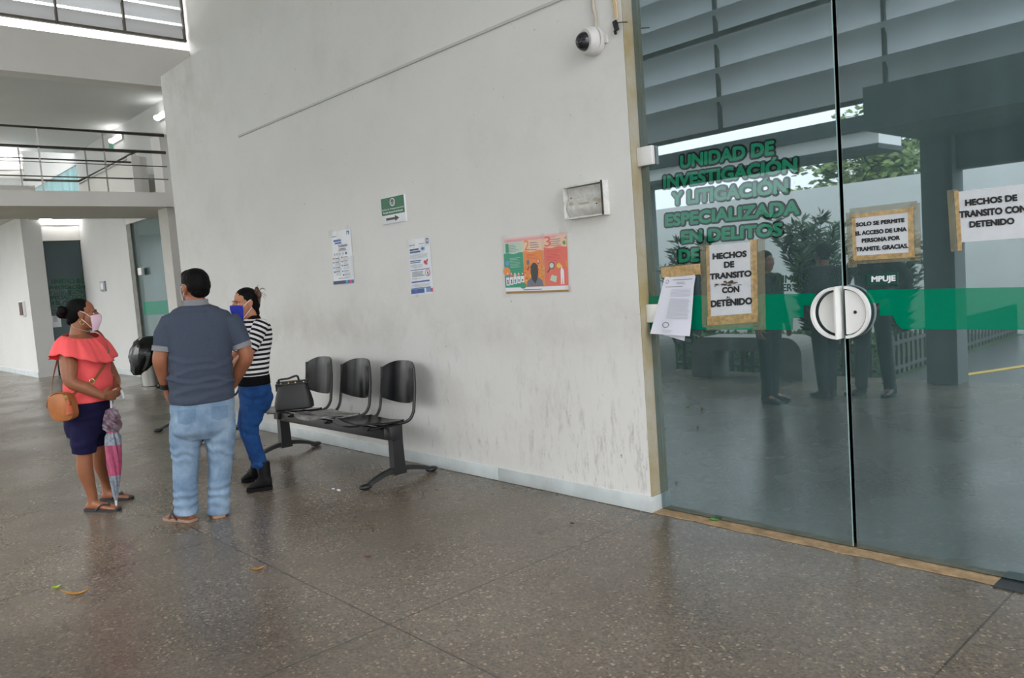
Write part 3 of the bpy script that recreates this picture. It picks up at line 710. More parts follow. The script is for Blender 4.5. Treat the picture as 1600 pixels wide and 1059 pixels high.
    F.disc(bm, .965, .83, .022, .035, I['leafgreen'], l2); F.disc(bm, .985, .91, .01, .018, I['leafgreen'], l2); F.shape(bm, [(.97,.52),(1.,.55),(1.,.40),(.98,.43)], I['orange'], l2)
    build('illustration', bm, mats_of(*names), r, smooth=False)
    for t, q, mm, bo in (('1', (.04,.09,.74,.90), 'teal', .02), ('2', (.35,.43,.755,.93), 'orange', -.01), ('3', (.67,.77,.785,.96), 'coral', .01)):
        bm = new_bm(); F.text(bm, t, *q, 0, l2, bo); build('numeral', bm, PRINT[mm], r, smooth=False, recalc=False)
    bm = new_bm()
    bm.free(); strips(F, r, 'tape', M['ctape'], ((.62,.67,.1,1.03),(.9,1.08,.98,1.08),(-.04,.08,-.07,.05),(.96,1.04,.0,.1),(-.02,.08,.96,1.06)), .0085)
search_poster()

# ---- emergency lamp housing
def lamp_box():
    a, b, c, d = wp(888,291), wp(950,282.5), wp(891,342.5), wp(953.5,336.5)
    x0, x1, z0, z1 = (a.x+c.x)/2, (b.x+d.x)/2, (c.z+d.z)/2, (a.z+b.z)/2
    r = empty('lamp_housing', (x0, YW, z0), 'square white empty lamp box with peeling paint, fixed to the wall below the dome camera', 'lamp')
    W = mat('chipped_white_metal', (.70,.71,.70), .38, var=.2, vscale=25., col2=(.52,.50,.45)); dk = mat('dark_gap', (.05,.045,.04), .7)
    bm = new_bm(); t = .010; dpt = .060
    for q in ((x0,x0+t,z0,z1),(x1-t,x1,z0,z1),(x0+t,x1-t,z0,z0+t),(x0+t,x1-t,z1-t,z1)): box(bm, q[0], q[1], YW-dpt, YW-.0005, q[2], q[3])
    build('frame', bm, W, r, smooth=False)
    bm = new_bm(); prof = []
    h = z1-z0-2*t
    for i in range(17):
        s = i/16; z = z0+t+.004+s*(h-.008)
        y = YW-.012-.030*sin(pi*min(1, s/.62)) if s < .62 else YW-.012-.012*(s-.62)/.38
        prof.append((y, z))
    rings(bm, [[(x0+t+.003, y, z), (x1-t-.005, y, z), (x1-t-.005, y+.002, z), (x0+t+.003, y+.002, z)] for y, z in prof], True); build('reflector', bm, W, r)
    bm = new_bm(); box(bm, x0+t, x1-t, YW-.004, YW-.0008, z0+t, z1-t); build('back_plate', bm, dk, r, smooth=False)
    bm = new_bm(); box(bm, x1-t-.001, x1+.001, YW-dpt-.001, YW-dpt+.004, z0, z1); build('dark_edge', bm, dk, r, smooth=False)  # thin dark strip down the right edge of the frame
    for q in ((x0+.045, YW-.026, z1-.075), (x1-.06, YW-.046, z0+.075)):
        bm = new_bm(); lathe(bm, q, (0,-1,0), [(.004,0),(.004,.006)], 10); build('screw', bm, dk, r)
    chip = mat('bare_patch', srgb(176,168,150), .8); bm = new_bm(); F = Flat((x0,YW-.0445,z1), (x1,YW-.0445,z1), (x0,YW-.0445,z0))
    for pts in ([(.10,.44),(.14,.53),(.2,.5),(.24,.42),(.16,.40)], [(.34,.44),(.46,.45),(.6,.45),(.64,.40),(.4,.39)], [(.7,.48),(.78,.55),(.86,.5),(.93,.4),(.9,.36),(.8,.42)]): F.shape(bm, pts, 0, .0)
    build('bare_patch', bm, chip, r, smooth=False)
lamp_box()

# ---- dome camera
def dome_camera():
    c = wp(930.5,66); r = empty('dome_camera', c, 'round white dome security camera at the top of the wall beside the glass door', 'camera')
    W = mat('camera_white', (.62,.61,.60), .45)
    ax = Vector((-.30,-1,-.10)).normalized()
    bm = new_bm(); lathe(bm, c, (0,-1,0), [(.080,.0005),(.084,.010),(.084,.045)], 36); build('base', bm, W, r)
    bm = new_bm(); e = c+Vector((0,-.045,0)); lathe(bm, e, ax, [(.083,-.012),(.082,.006),(.080,.030),(.072,.042),(.055,.046)], 36); build('housing', bm, W, r)
    d = e+ax*.040; A, B = frame(ax)[1:]
    bm = new_bm(); lathe(bm, d, ax, [(.056*cos(t), .056*sin(t)) for t in [pi/2*i/12*.99 for i in range(13)]], 28); build('dome', bm, mat('smoked_dome', (.015,.016,.02), .06), r)
    bm = new_bm(); 
    bm.free()
    for k in range(4):
        bm = new_bm(); a = k*pi/2+.5; lathe(bm, d+A*(.066*cos(a))+B*(.066*sin(a))-ax*.002, ax, [(.004,0),(.004,.004)], 8); build('screw', bm, M['black'], r)
    bm = new_bm(); box(bm, c.x+.078, c.x+.103, YW-.02, YW-.0006, c.z-.03, c.z+.012, bev=.004); build('mounting_ear', bm, W, r)
    bm = new_bm(); t = wp(936,-60); tube(bm, spline([(c.x+.02,YW-.02,c.z+.07), (c.x+.024,YW-.016,c.z+.14), (c.x+.012,YW-.014,c.z+.24), (t.x,YW-.014,t.z)]), .010, 10); build('conduit', bm, mat('rusty_conduit', srgb(196,186,172), .5, var=.35, vscale=12.), r)
dome_camera()
def loose_plug():
    c = wp(965.5,41); r = empty('loose_connector', c, 'small black plug dangling on yellowed wires at the top of the wall corner', 'cable')
    bm = new_bm(); obox(bm, c+Vector((0,-.02,0)), (1,0,.25), (0,1,0), (-.25,0,1), .013, .010, .030, bev=.004); obox(bm, c+Vector((-.006,-.02,-.036)), (1,0,.25), (0,1,0), (-.25,0,1), .006, .006, .012); build('plug', bm, M['black'], r)
    bm = new_bm(); y = YW-.018
    for k, o in enumerate((-.008, .0, .008)): tube(bm, spline([(c.x+.006+o*.4,y,c.z+.028), (c.x+o,y+.006,c.z+.09), (c.x-.012+o*1.2,y+.008,c.z+.2), (c.x-.02+o,y+.008,c.z+.5)]), .0048, 8)
    build('wire', bm, mat('yellowed_wire', srgb(206,182,140), .5), r)
    bm = new_bm(); tube(bm, spline([(c.x+.014,y,c.z+.012), (c.x+.04,y-.004,c.z+.008), (c.x+.085,y,c.z-.003)]), .003, 8); build('cable_stub', bm, M['black'], r)
loose_plug()
# ---- cable raceway along the wall
a, b = wp(374,214), wp(885,0)
bm = new_bm(); z = 3.176; box(bm, a.x, XE-.02, YW-.013, YW-.0005, z, z+.020, bev=.002)
o = build('cable_raceway', bm, mat('raceway_grey', (.50,.50,.48), .5), base=(a.x, YW, z)); props(o, 'thin grey cable raceway running high along the white wall', 'cable')

# ---- papers taped to the glass doors
def glass_sheet(name, label, cat, corners, lines, tapes, old=(), bold=.062, stains=(), lift=.003):
    tl, tr, bl, br = [gp(*p) for p in corners]
    r = empty(name, bl, label, cat); F = Flat(tl, tr, bl, br=br)
    strips(F, r, 'faded_tape', M['oldtape'], old, .0020)
    bm = new_bm(); F.sheet(bm, l=lift, wave=.0012, n=8, seed=len(label)); build('sheet', bm, mat('taped_paper', srgb(206,210,216), .4, var=.10, vscale=9.), r)
    for t, u0, u1, v0, v1 in lines:
        bm = new_bm(); F.text(bm, t, u0, u1, v0, v1, 0, lift+.0016, bold); build('lettering', bm, PRINT['ink'], r, smooth=False, recalc=False)
    strips(F, r, 'tape', M['tape'], tapes, lift+.0022)
    if stains:
        random.seed(3); sm = mat('brown_stain', srgb(74,58,44), .8)
        for u, v, ru, rv in stains:
            bm = new_bm()
            for k in range(14):
                F.disc(bm, u+ru*random.gauss(0,.5), v+rv*random.gauss(0,.5), ru*random.uniform(.1,.35), rv*random.uniform(.1,.4), 0, lift+.0030+.00006*k, 9)
            build('stain', bm, sm, r, smooth=False)
    return r
glass_sheet('paper_notice', 'tall white notice framed in brown tape on the left door pane', 'notice',
  [(1107,383.5), (1176,377.5), (1110,494), (1178,489)],
  [('HECHOS',.10,.88,.795,.885), ('DE',.36,.60,.665,.755), ('TRANSITO',.02,.98,.515,.605), ('CON',.30,.70,.31,.40), ('DETENIDO',.03,.985,.125,.225)],
  [(-.07,1.09,-.13,.0),(.955,1.10,-.02,1.03),(-.05,.03,-.05,1.0)], old=[(-.20,.0,-.15,1.02),(.98,1.26,-.24,1.03),(-.1,1.15,-.2,-.02)], stains=[(.52,.455,.20,.035),(.43,.25,.05,.02),(.2,.44,.1,.02)])
glass_sheet('paper_notice', 'small square notice framed in brown tape on the right pane, above the green push plate', 'notice',
  [(1336,340), (1420,331), (1338.5,399.5), (1421.5,394)],
  [('SOLO SE PERMITE',.02,.93,.755,.865), ('EL ACCESO DE UNA',.0,.965,.525,.64), ('PERSONA POR',.12,.84,.325,.44), ('TRAMITE. GRACIAS.',.0,.985,.105,.225)],
  [(-.04,1.10,-.13,-.0),(-.06,.015,-.1,1.02),(.985,1.09,-.1,1.12),(-.06,1.1,.985,1.1)], old=[(-.18,-.0,-.3,1.15),(-.15,1.2,-.22,-.05),(1.02,1.2,-.2,1.2),(-.1,1.15,1.05,1.25)])
glass_sheet('paper_notice', 'wide white notice at the right edge of the photo, taped down along its left side', 'notice',
  [(1497,299.5), (1606,287), (1502,378.5), (1608,371)],
  [('HECHOS DE',.10,.86,.70,.83), ('TRANSITO CON',.0,.985,.475,.615), ('DETENIDO',.145,.81,.27,.40)],
  [(-.055,.015,-.16,1.02),(.985,1.05,-.1,1.05)], old=[(-.17,-.0,-.17,1.05)])
def hanging_sheets():
    r = empty('hanging_sheets', gp(1026,520), 'sheaf of printed white pages hanging from brown tape on the left door pane', 'paper')
    P = mat('office_paper', srgb(216,218,230), .55)
    def page(name, c, d0, d1, seed):
        tl, tr, bl, br = [gp(*p) for p in c]
        for q, d in ((tl,d0),(tr,d0),(bl,d1),(br,d1)): q.y -= d
        F = Flat(tl, tr, bl, (0,-1,0), br=br); bm = new_bm(); F.sheet(bm, l=0, wave=.006, n=10, seed=seed, th=.0006); return F, build(name, bm, P, r)
    page('back_page', ((1040,437),(1088,431),(1026.5,517.5),(1075.5,531.5)), .006, .035, 4)
    F, p = page('front_page', ((1042,432),(1089,429),(1025.5,519.5),(1087.5,523.5)), .014, .060, 1)
    F2 = Flat(gp(1038.5,432), gp(1089.5,429), gp(1036,521), br=gp(1087.5,523.5)); F.n = Vector((0,-1,0)); bm = new_bm()
    F.bars(bm, .3, .95, .93, .96, 1, 0, .009, .4, .1); F.bars(bm, .45, .75, .86, .91, 2, 0, .009, .3, .2); F.bars(bm, .12, .7, .815, .835, 1, 0, .009, .5, .1)
    F.bars(bm, .33, .94, .66, .79, 6, 1, .009, .4, .05); F.bars(bm, .34, .94, .28, .63, 16, 1, .009, .5, .08); F.bars(bm, .3, .6, .04, .10, 3, 1, .009, .4, .3)
    n = 24
    for u, v, ru, rv in ((.14,.91,.05,.035),(.37,.17,.09,.05)):
        o = [(u+ru*cos(2*pi*i/n), v+rv*sin(2*pi*i/n)) for i in range(n)]; q = [(u+.75*ru*cos(2*pi*i/n), v+.75*rv*sin(2*pi*i/n)) for i in range(n)]
        for i in range(n): F.shape(bm, [o[i], o[(i+1)%n], q[(i+1)%n], q[i]], 0, .009)
    build('print', bm, mats_of('grey_ink','light_ink'), p, smooth=False)
    t0, t1, t2, t3 = gp(1036,418), gp(1097,411.5), gp(1037,434), gp(1098,428); F = Flat(t0, t1, t2, br=t3); bm = new_bm(); F.sheet(bm, l=.018, n=10, wave=.003, seed=2, th=.0004); build('tape', bm, M['tape'], r)
    bm = new_bm(); F.patch(bm, -.08, 1.03, -.1, 1.15, 0, .001); build('faded_tape', bm, M['oldtape'], r, smooth=False)
hanging_sheets()
def push_plate():
    tl, tr, bl, br = gp(1354,428.5), gp(1403,425), gp(1354,446), gp(1403,444)
    r = empty('push_plate', bl, 'small dark green plate with worn white push letters on the right pane', 'sign')
    F = Flat(tl, tr, bl, br=br); bm = new_bm(); F.sheet(bm, l=.003, th=.0025, n=2); build('plate', bm, mat('plate_green', srgb(4,66,54), .3), r, smooth=False)
    bm = new_bm(); F.text(bm, 'MPUJE', .17, .94, .14, .80, 0, .0036, .05); build('lettering', bm, PRINT['paper'], r, smooth=False, recalc=False)
push_plate()

# ---- three-seat bench
def bench(ns, sh, label):
    X0 = -5.03+sh; r = empty('waiting_bench', (X0, 3.34, 0), label, 'bench', 'waiting benches along the wall')
    P = mat('black_seat_plastic', (.009,.009,.010), .2, spec=.28); S = mat('black_tube', (.012,.012,.013), .35, bump=.1)
    chip = mat('chipped_black_paint', (.014,.014,.014), .45, var=.0, vscale=30., col2=None)
    wear = mat('worn_seat', (.014,.014,.015), .35, vscale=7., col2=(.42,.41,.39), spec=.3); mid = wear
    y0 = 3.30
    bm = new_bm(); box(bm, X0-.638*(ns-1)-.624, X0+.03, y0-.025, y0+.025, .315, .395, bev=.006); build('beam', bm, S, r)
    for x in (X0-.638*(ns-1)-.594, X0-.01):
        bm = new_bm(); rs = []
        for z, w, d in ((.055,.036,.058),(.10,.033,.050),(.30,.032,.046),(.432,.034,.050)):
            rs.append([Vector((x+w*sx, y0+.02-(.40-z)*.0+d*sy, z)) for sx, sy in ((-1,-1),(1,-1),(1,1),(-1,1))])
        rings(bm, rs)
        rs = []
        for i in range(15):                                        # arched foot
            t = i/14*2-1; y = y0+.03+t*.30; z = .072*(1-t*t)+.016; h = .016+.010*(1-abs(t)); w = .024
            rs.append([Vector((x-w, y, z-h*.6)), Vector((x+w, y, z-h*.6)), Vector((x+w*.8, y, z+h)), Vector((x-w*.8, y, z+h))])
        rings(bm, rs); box(bm, x-.042, x+.042, y0-.05, y0+.05, .33, .428, bev=.004)
        lg = build('leg', bm, S, r)
        for s in (-1, 1):
            bm = new_bm(); c = Vector((x, y0+.03+s*.305, .022)); ellipsoid(bm, c, Vector((1,0,0)), Vector((0,1,0)), Vector((0,0,1)), .038, .056, .0215); build('foot_cap', bm, M['black'], lg)
    for k in range(ns):
        cx = X0-.28-.638*k; W = .250
        # seat pan, rounded outline, dished
        bm = new_bm(); nu, nv = 14, 12; top, bot = [], []
        for j in range(nv+1):
            t = j/nv; row, rb = [], []
            for i in range(nu+1):
                s = i/nu*2-1
                wf = W*(1-.10*(1-t)**2) * (1-.16*max(0, (.16-t)/.16)**2-.08*max(0, (t-.9)/.1)**2)
                x = cx+s*wf; y = 3.035+t*.405+.02*s*s*(1 if t < .5 else 0)*(1-2*t)
                z = .468-.040*t+.014*s*s+.012*(t-.5)**2*4-.022*max(0, (.2-t)/.2)**2
                row.append(Vector((x,y,z))); rb.append(Vector((x,y,z-.014)))
            top.append(row); bot.append(rb)
        tv = [[bm.verts.new(p) for p in q] for q in top]; bv = [[bm.verts.new(p) for p in q] for q in bot]
        for j in range(nv):
            for i in range(nu):
                bm.faces.new((tv[j][i],tv[j][i+1],tv[j+1][i+1],tv[j+1][i])); bm.faces.new((bv[j][i],bv[j+1][i],bv[j+1][i+1],bv[j][i+1]))
        rim = [(0,i) for i in range(nu)]+[(j,nu) for j in range(nv)]+[(nv,nu-i) for i in range(nu)]+[(nv-j,0) for j in range(nv)]
        for q in range(len(rim)):
            a, b = rim[q], rim[(q+1) % len(rim)]; bm.faces.new((tv[a[0]][a[1]],bv[a[0]][a[1]],bv[b[0]][b[1]],tv[b[0]][b[1]]))
        st = build('seat', bm, mid if k == 1 and ns == 3 else P, r, label='black seat with pale worn patch' if k == 1 and ns == 3 else None)
        # back shell
        bm = new_bm(); f, g = [], []
        nz = 12
        for j in range(nz+1):
            t = j/nz; a, b = [], []
            for i in range(nu+1):
                s = i/nu*2-1
                zlo = .555+.030*s*s*0; z0 = .545+.045*(abs(s)**2.2); z1 = .885-.050*(abs(s)**3.0)
                z = z0+(z1-z0)*t
                wf = .232*(1-.06*t); x = cx+.03+s*wf
                y = 3.515+.085*(z-.55)+.065*(1-s*s)+.02*t*t
                a.append(Vector((x,y,z))); b.append(Vector((x,y+.012,z)))
            f.append(a); g.append(b)
        tv = [[bm.verts.new(p) for p in q] for q in f]; bv = [[bm.verts.new(p) for p in q] for q in g]
        for j in range(nz):
            for i in range(nu):
                bm.faces.new((tv[j][i],tv[j][i+1],tv[j+1][i+1],tv[j+1][i])); bm.faces.new((bv[j][i],bv[j+1][i],bv[j+1][i+1],bv[j][i+1]))
        rim = [(0,i) for i in range(nu)]+[(j,nu) for j in range(nz)]+[(nz,nu-i) for i in range(nu)]+[(nz-j,0) for j in range(nz)]
        for q in range(len(rim)):
            a, b = rim[q], rim[(q+1) % len(rim)]; bm.faces.new((tv[a[0]][a[1]],bv[a[0]][a[1]],bv[b[0]][b[1]],tv[b[0]][b[1]]))
        build('backrest', bm, P, r)
        # tube frame: up both sides of the back, under the seat
        bm = new_bm()
        for s in (-1, 1):
            x = cx+.03+s*.235
            tube(bm, spline([(cx+s*.19,3.12,.418), (cx+s*.20,3.36,.422), (x-s*.01,3.455,.438), (x,3.505,.49), (x,3.523,.56), (x-s*.004,3.545,.70), (x-s*.012,3.555,.835)]), .0125, 10)
        tube(bm, [(cx-.2,3.3,.412), (cx+.2,3.3,.412)], .014, 8); build('back_tube', bm, S, r)
    return r
bench(3, 0, 'black three-seat waiting bench by the wall with a handbag on it')
bench(2, -3.23, 'second black waiting bench along the wall, mostly hidden behind the man in jeans')

# ---- black handbag on the bench
def handbag():
    g = ony(474, 642, 3.27); c = Vector((-6.50, 3.25, .462)); r = empty('handbag', c, 'black leather handbag with flared sides standing on the bench seat', 'bag')
    A = Vector((.52,.854,0)).normalized(); B = Vector((-A.y, A.x, 0)); Z = Vector((0,0,1)); B = -B
    mt = mat('black_leather', (.009,.009,.010), .5, bump=.25, bscale=90.)
    bm = new_bm(); rs = []; n = 28
    for h, w, d in ((0,.150,.075),(.012,.170,.088),(.05,.170,.088),(.12,.155,.075),(.19,.132,.055),(.232,.128,.040),(.245,.126,.034)):
        rs.append([c+Z*h+A*(w*math.copysign(abs(cos(2*pi*k/n))**.45, cos(2*pi*k/n)))+B*(d*math.copysign(abs(sin(2*pi*k/n))**.6, sin(2*pi*k/n))) for k in range(n)])
    rings(bm, rs); build('bag_body', bm, mt, r)
    bm = new_bm(); obox(bm, c+Z*.237, A, B, Z, .133, .042, .013, bev=.006); build('top_band', bm, mt, r)
    bm = new_bm()
    tube(bm, spline([c+A*-.105+B*.02+Z*.245, c+A*-.11+B*.03+Z*.272, c+A*-.03+B*.035+Z*.278, c+A*.045+B*.03+Z*.295, c+A*.06+B*.02+Z*.245]), .009, 8); build('handle', bm, mt, r)
    gold = mat('brass', (.55,.38,.14), .3, 1.)
    for u in (-.095,-.03,.03,.1):
        bm = new_bm(); lathe(bm, c+A*u+B*.040+Z*.24, B, [(.006,0),(.006,.006)], 12); build('brass_stud', bm, gold, r)
    bm = new_bm(); obox(bm, c+A*-.138+Z*.20, A, B, Z, .008, .018, .03, bev=.003); build('side_tab', bm, mt, r)
handbag()

# ---- litter
def leaf(name, label, px, py, ln, w, ang, col, curl=.3):
    c = onz(px, py, .0); d = Vector((cos(ang), sin(ang), 0)); s = Vector((-d.y, d.x, 0)); bm = new_bm(); n = 10; rs = []
    for i in range(n+1):
        t = i/n*2-1; ww = w*max(.08, (1-t*t)**.7); z = .0025+ln*curl*(t*t)*.5+.012*ln*(1-t*t)
        q = c+d*(t*ln/2)
        rs.append([q+s*ww*.5+Vector((0,0,z+ww*.35)), q+Vector((0,0,z)), q-s*ww*.5+Vector((0,0,z+ww*.35)), q-s*ww*.5+Vector((0,0,z+ww*.35+.0012)), q+Vector((0,0,z+.0012)), q+s*ww*.5+Vector((0,0,z+ww*.35+.0012))])
    rings(bm, rs); o = build(name, bm, col, base=(c.x, c.y, 0)); return props(o, label, 'leaf')
brown = mat('dry_leaf', srgb(170,120,50), .6, var=.4, vscale=30.); fresh = mat('fresh_leaf', srgb(150,170,20), .5); grn = mat('green_leaf', srgb(80,140,50), .5)
leaf('fallen_leaf', 'curled brown leaf lying on the floor at the lower left', 120, 931, .155, .03, .9, brown, .45)
leaf('fallen_leaf', 'tiny yellow-green leaf standing beside the curled brown leaf', 88, 921, .045, .03, 1.4, fresh, .9)
leaf('fallen_leaf', 'small dry leaf on the floor below the jeans man', 403, 892, .075, .028, 1.1, brown, .5)
leaf('fallen_leaf', 'green leaf on the threshold under the left glass pane', 1117, 815, .055, .03, .1, grn, .5)
leaf('fallen_leaf', 'dark small leaf on the floor below the right bench leg', 894, 819, .03, .016, .4, mat('dark_leaf', srgb(52,46,42), .7), .3)
leaf('fallen_leaf', 'reddish scrap of leaf lying midway across the terrazzo', 575, 871, .04, .012, .9, mat('red_leaf', srgb(96,52,44), .7), .3)
def scrap(px, py, label):
    c = onz(px, py); bm = new_bm(); random.seed(px)
    for k in range(3): ellipsoid(bm, c+Vector((random.uniform(-.05,.05), random.uniform(-.03,.03), .006)), Vector((1,0,0)), Vector((0,1,0)), Vector((0,0,1)), random.uniform(.015,.03), random.uniform(.008,.014), .0055, 8, 5)
    o = fuse('paper_scrap', bm, PRINT['paper'], None, .004, 1, base=(c.x, c.y, 0)); props(o, label, 'litter')
scrap(521, 767, 'crumpled white paper scrap on the floor before the bench')

# ---- far end: railing, lamps, bin, little boxes
def railing():
    r = empty('bridge_railing', (XB+.02, -1.5, 3.09), 'steel railing along the front edge of the upper bridge', 'railing')
    x = XB-.05; ye = 4.37
    for n, z, rr in (('top_rail', 3.93, .026), ('rail', 3.68, .024), ('rail', 3.475, .008), ('rail', 3.29, .008)):
        bm = new_bm(); tube(bm, [(x,-1.5,z), (x,ye,z)], rr, 10); build(n, bm, M['rail'], r)
    for y in (.3, 1.1, 1.92, 2.72, 3.53):
        bm = new_bm(); tube(bm, [(x,y,3.085), (x,y,3.92)], .011, 8); build('post', bm, M['steel'], r)
    r = empty('void_railing', (-13.6, 4.4, 3.09), 'steel railing around the stair void behind the bridge railing', 'railing'); y = 4.42
    for n, z, rr in (('top_rail', 3.93, .022), ('rail', 3.76, .016), ('rail', 3.50, .012)):
        bm = new_bm(); tube(bm, [(-13.5,-1.4,z-.0), (-13.5,y,z)], rr, 8); build(n, bm, M['rail'], r)
    for yy in (1.0, 1.9, 2.78, 3.68, 4.42):
        bm = new_bm(); tube(bm, [(-13.5,yy,3.085), (-13.5,yy,3.93)], .011, 8); build('post', bm, M['steel'], r)
    bm = new_bm(); tube(bm, [(-13.5,y,3.93), (-16.9,y+.02,3.93), (-16.9,3.5,3.93)], .022, 8); build('top_rail', bm, M['rail'], r)
    bm = new_bm(); tube(bm, [(-13.5,y,3.88), (-16.9,y+.02,3.88)], .010, 8); build('rail', bm, M['steel'], r)
railing()
def batten(name, a, b, label, t=.03, n=(0,-1,0), both=False):
    a, b, n = Vector(a), Vector(b), Vector(n); c = (a+b)/2; d = (b-a).normalized(); r = empty(name, c, label, 'lamp', None); up = d.cross(n).normalized()
    bm = new_bm(); obox(bm, c+n*.012, d, n, up, (b-a).length/2, .011, t*1.2, bev=.003); build('tray', bm, M['white'], r)
    bm = new_bm(); tube(bm, [a+d*.04+n*(.022+t*.8), b-d*.04+n*(.022+t*.8)], t, 12); build('lamp_tube', bm, M['tube'], r); return r
batten('tube_light', onx(60,345.5,-20.29), onx(124,345.5,-20.29), 'lit tube light above the dark far doorway', .075, (1,0,0))
a = ony(177,221,5.30); b = ony(192,213,5.30); batten('tube_light', a, (b.x,5.30,a.z), 'lit wall lamp on the upper corridor wall, farther of two', .045)
a = ony(248,185,5.30); b = ony(262,178,5.30); batten('tube_light', a, (b.x,5.30,a.z), 'lit wall lamp on the upper corridor wall, at the white wall edge', .045)
slab('wall_upper_beam', -20.5, -20.3, -1.5, onx(36,250,-20.3).y, 4.45, 5.2, m='wall2')
for py, lab in ((246,'upper of the two tube lights at the left edge of the photo'), (260,'lower of the two tube lights at the left edge of the photo')):
    batten('tube_light', onx(-30,py+1,-20.29), onx(35,py,-20.29), lab, .05, (1,0,0))
for px, py, lab in ((174,227,'tiny green sign below the farther upper corridor lamp'), (251.5,222,'small green sign on the upper wall beside the railing end')):
    c = ony(px, py, 5.305); bm = new_bm(); box(bm, c.x-.10, c.x+.10, 5.29, 5.3095, c.z-.09, c.z+.09); o = build('wall_sign', bm, mat('pale_green_sign', srgb(90,150,130), .5), base=c, smooth=False); props(o, lab, 'sign')
def bin_():
    c = Vector((-14.95, 4.76, 0)); r = empty('waste_bin', c, 'steel waste bin overflowing with a black bag, against the far side wall', 'bin')
    bm = new_bm(); lathe(bm, c, (0,0,1), [(.16,.002),(.18,.01),(.205,.5),(.21,.52),(.2,.52)], 28); build('bucket', bm, M['steel'], r)
    bm = new_bm(); rs = []; n = 30
    for h, rr, ox in ((.22,.10,-.18),(.30,.20,-.12),(.42,.27,-.06),(.56,.31,-.02),(.70,.29,0),(.82,.22,0),(.89,.12,.0),(.90,.02,0)):
        rs.append([c+Vector((ox*.4,ox,h))+Vector((rr*cos(2*pi*k/n), rr*sin(2*pi*k/n), 0))*(1+.07*sin(k*2.5+h*9)+.05*sin(k*5.1)) for k in range(n)])
    rings(bm, rs); build('black_bag', bm, mat('black_bin_bag', (.008,.009,.009), .2, bump=.6, bscale=14.), r)
bin_()
def little(name, lab, cat, x0, x1, y0, y1, z0, z1, m, sub=None):
    r = empty(name, ((x0+x1)/2,(y0+y1)/2,z0), lab, cat); bm = new_bm(); box(bm, x0, x1, y0, y1, z0, z1, bev=.004); b = build('plate', bm, m, r)
    if sub: bm = new_bm(); box(bm, *sub[0]); build(sub[1], bm, sub[2], r, smooth=False)
c = ony(38,482,4.03); little('door_buzzer', 'brown box with a pale frame on the far left wall', 'intercom', c.x-.22, c.x+.14, 3.97, 4.0295, c.z-.17, c.z+.17, M['white'], ((c.x-.18,c.x+.14,3.962,3.972,c.z-.15,c.z+.15), 'cover', mat('brown_cover', srgb(70,48,38), .5)))
c = ony(162.5,447,5.22); little('switch_panel', 'small grey switch panel on the passage wall beyond the bin', 'switch', c.x-.17, c.x+.17, 5.18, 5.2195, c.z-.11, c.z+.11, mat('panel_grey', srgb(150,156,160), .5), ((c.x-.09,c.x+.09,5.172,5.182,c.z-.07,c.z+.07), 'switches', M['white']))
p = [fp(77,494), fp(94,491), fp(78,512)]
r = empty('paper_notice', p[2], 'white sheet taped to the dark far glass door', 'notice'); bm = new_bm(); w = p[1].y-p[0].y
box(bm, -20.358, -20.354, p[0].y, p[0].y+w, p[2].z, p[0].z); build('sheet', bm, PRINT['paper'], r, smooth=False)
bm = new_bm(); box(bm, -20.3535, -20.353, p[0].y+w*.3, p[0].y+w*.7, p[2].z+.12, p[2].z+.25); build('print', bm, PRINT['light_ink'], r, smooth=False)
# ================================================================== OUTSIDE THE OPEN SIDE (seen mirrored in the glass doors)
M['ground'] = mat('wet_paving', (.10,.10,.10), .25, var=.35, vscale=2.); M['soil'] = mat('lawn', (.035,.075,.018), .9, var=.4, vscale=6.)
M['stone'] = mat('bench_stone', (.23,.22,.20), .7, var=.25, vscale=5.); M['picket'] = mat('fence_grey', (.09,.095,.09), .7)
M['leafA'] = mat('oleander_leaf', (.045,.10,.030), .5, var=.4, vscale=3., two=True); M['leafB'] = mat('tree_leaf', (.17,.24,.055), .55, var=.5, vscale=2.); M['bark'] = mat('bark', (.06,.05,.04), .9)
M['outwall'] = plaster('garden_wall_paint', (.88,.88,.87), grime=.6)
slab('ground_paving', -3.75, 8, -30, -1.62, -.22, -.03, m='ground'); slab('ground_lawn', -36, -3.75, -30, -1.62, -.22, -.04, m='soil')
slab('wall_garden', -34, 8, -7.2, -7.0, -.1, 2.74, m='outwall')
bm = new_bm(); obox(bm, (-2.2,-4.6,-.028), (.42,-1,0), (1,.42,0), (0,0,1), 2.6, .05, .004); struct('trim_9', bm, pm('kerb_yellow', srgb(196,160,60), .7))
def canopy():
    r = empty('canopy_roof', (-9,-5,3.0), 'flat white canopy with dark edges, mirrored in the left glass pane', 'roof')
    bm = new_bm(); box(bm, -13, -4.75, -4.8, -4.0, 3.0, 3.2); build('fascia', bm, M['outwall'], r, smooth=False)
    dk = mat('dark_roof_edge', (.05,.06,.06), .8)
    bm = new_bm(); box(bm, -13, -4.7, -4.9, -3.95, 3.2, 3.42); build('roof_sheet', bm, dk, r, smooth=False)
    bm = new_bm(); box(bm, -13, -4.75, -4.85, -3.98, 2.93, 3.0); build('lower_edge', bm, dk, r, smooth=False)
    for x in (-12.6, -9.3): 
        bm = new_bm(); box(bm, x, x+.16, -4.6, -4.44, -.03, 2.98); build('post', bm, M['concrete'], r, smooth=False)
canopy()
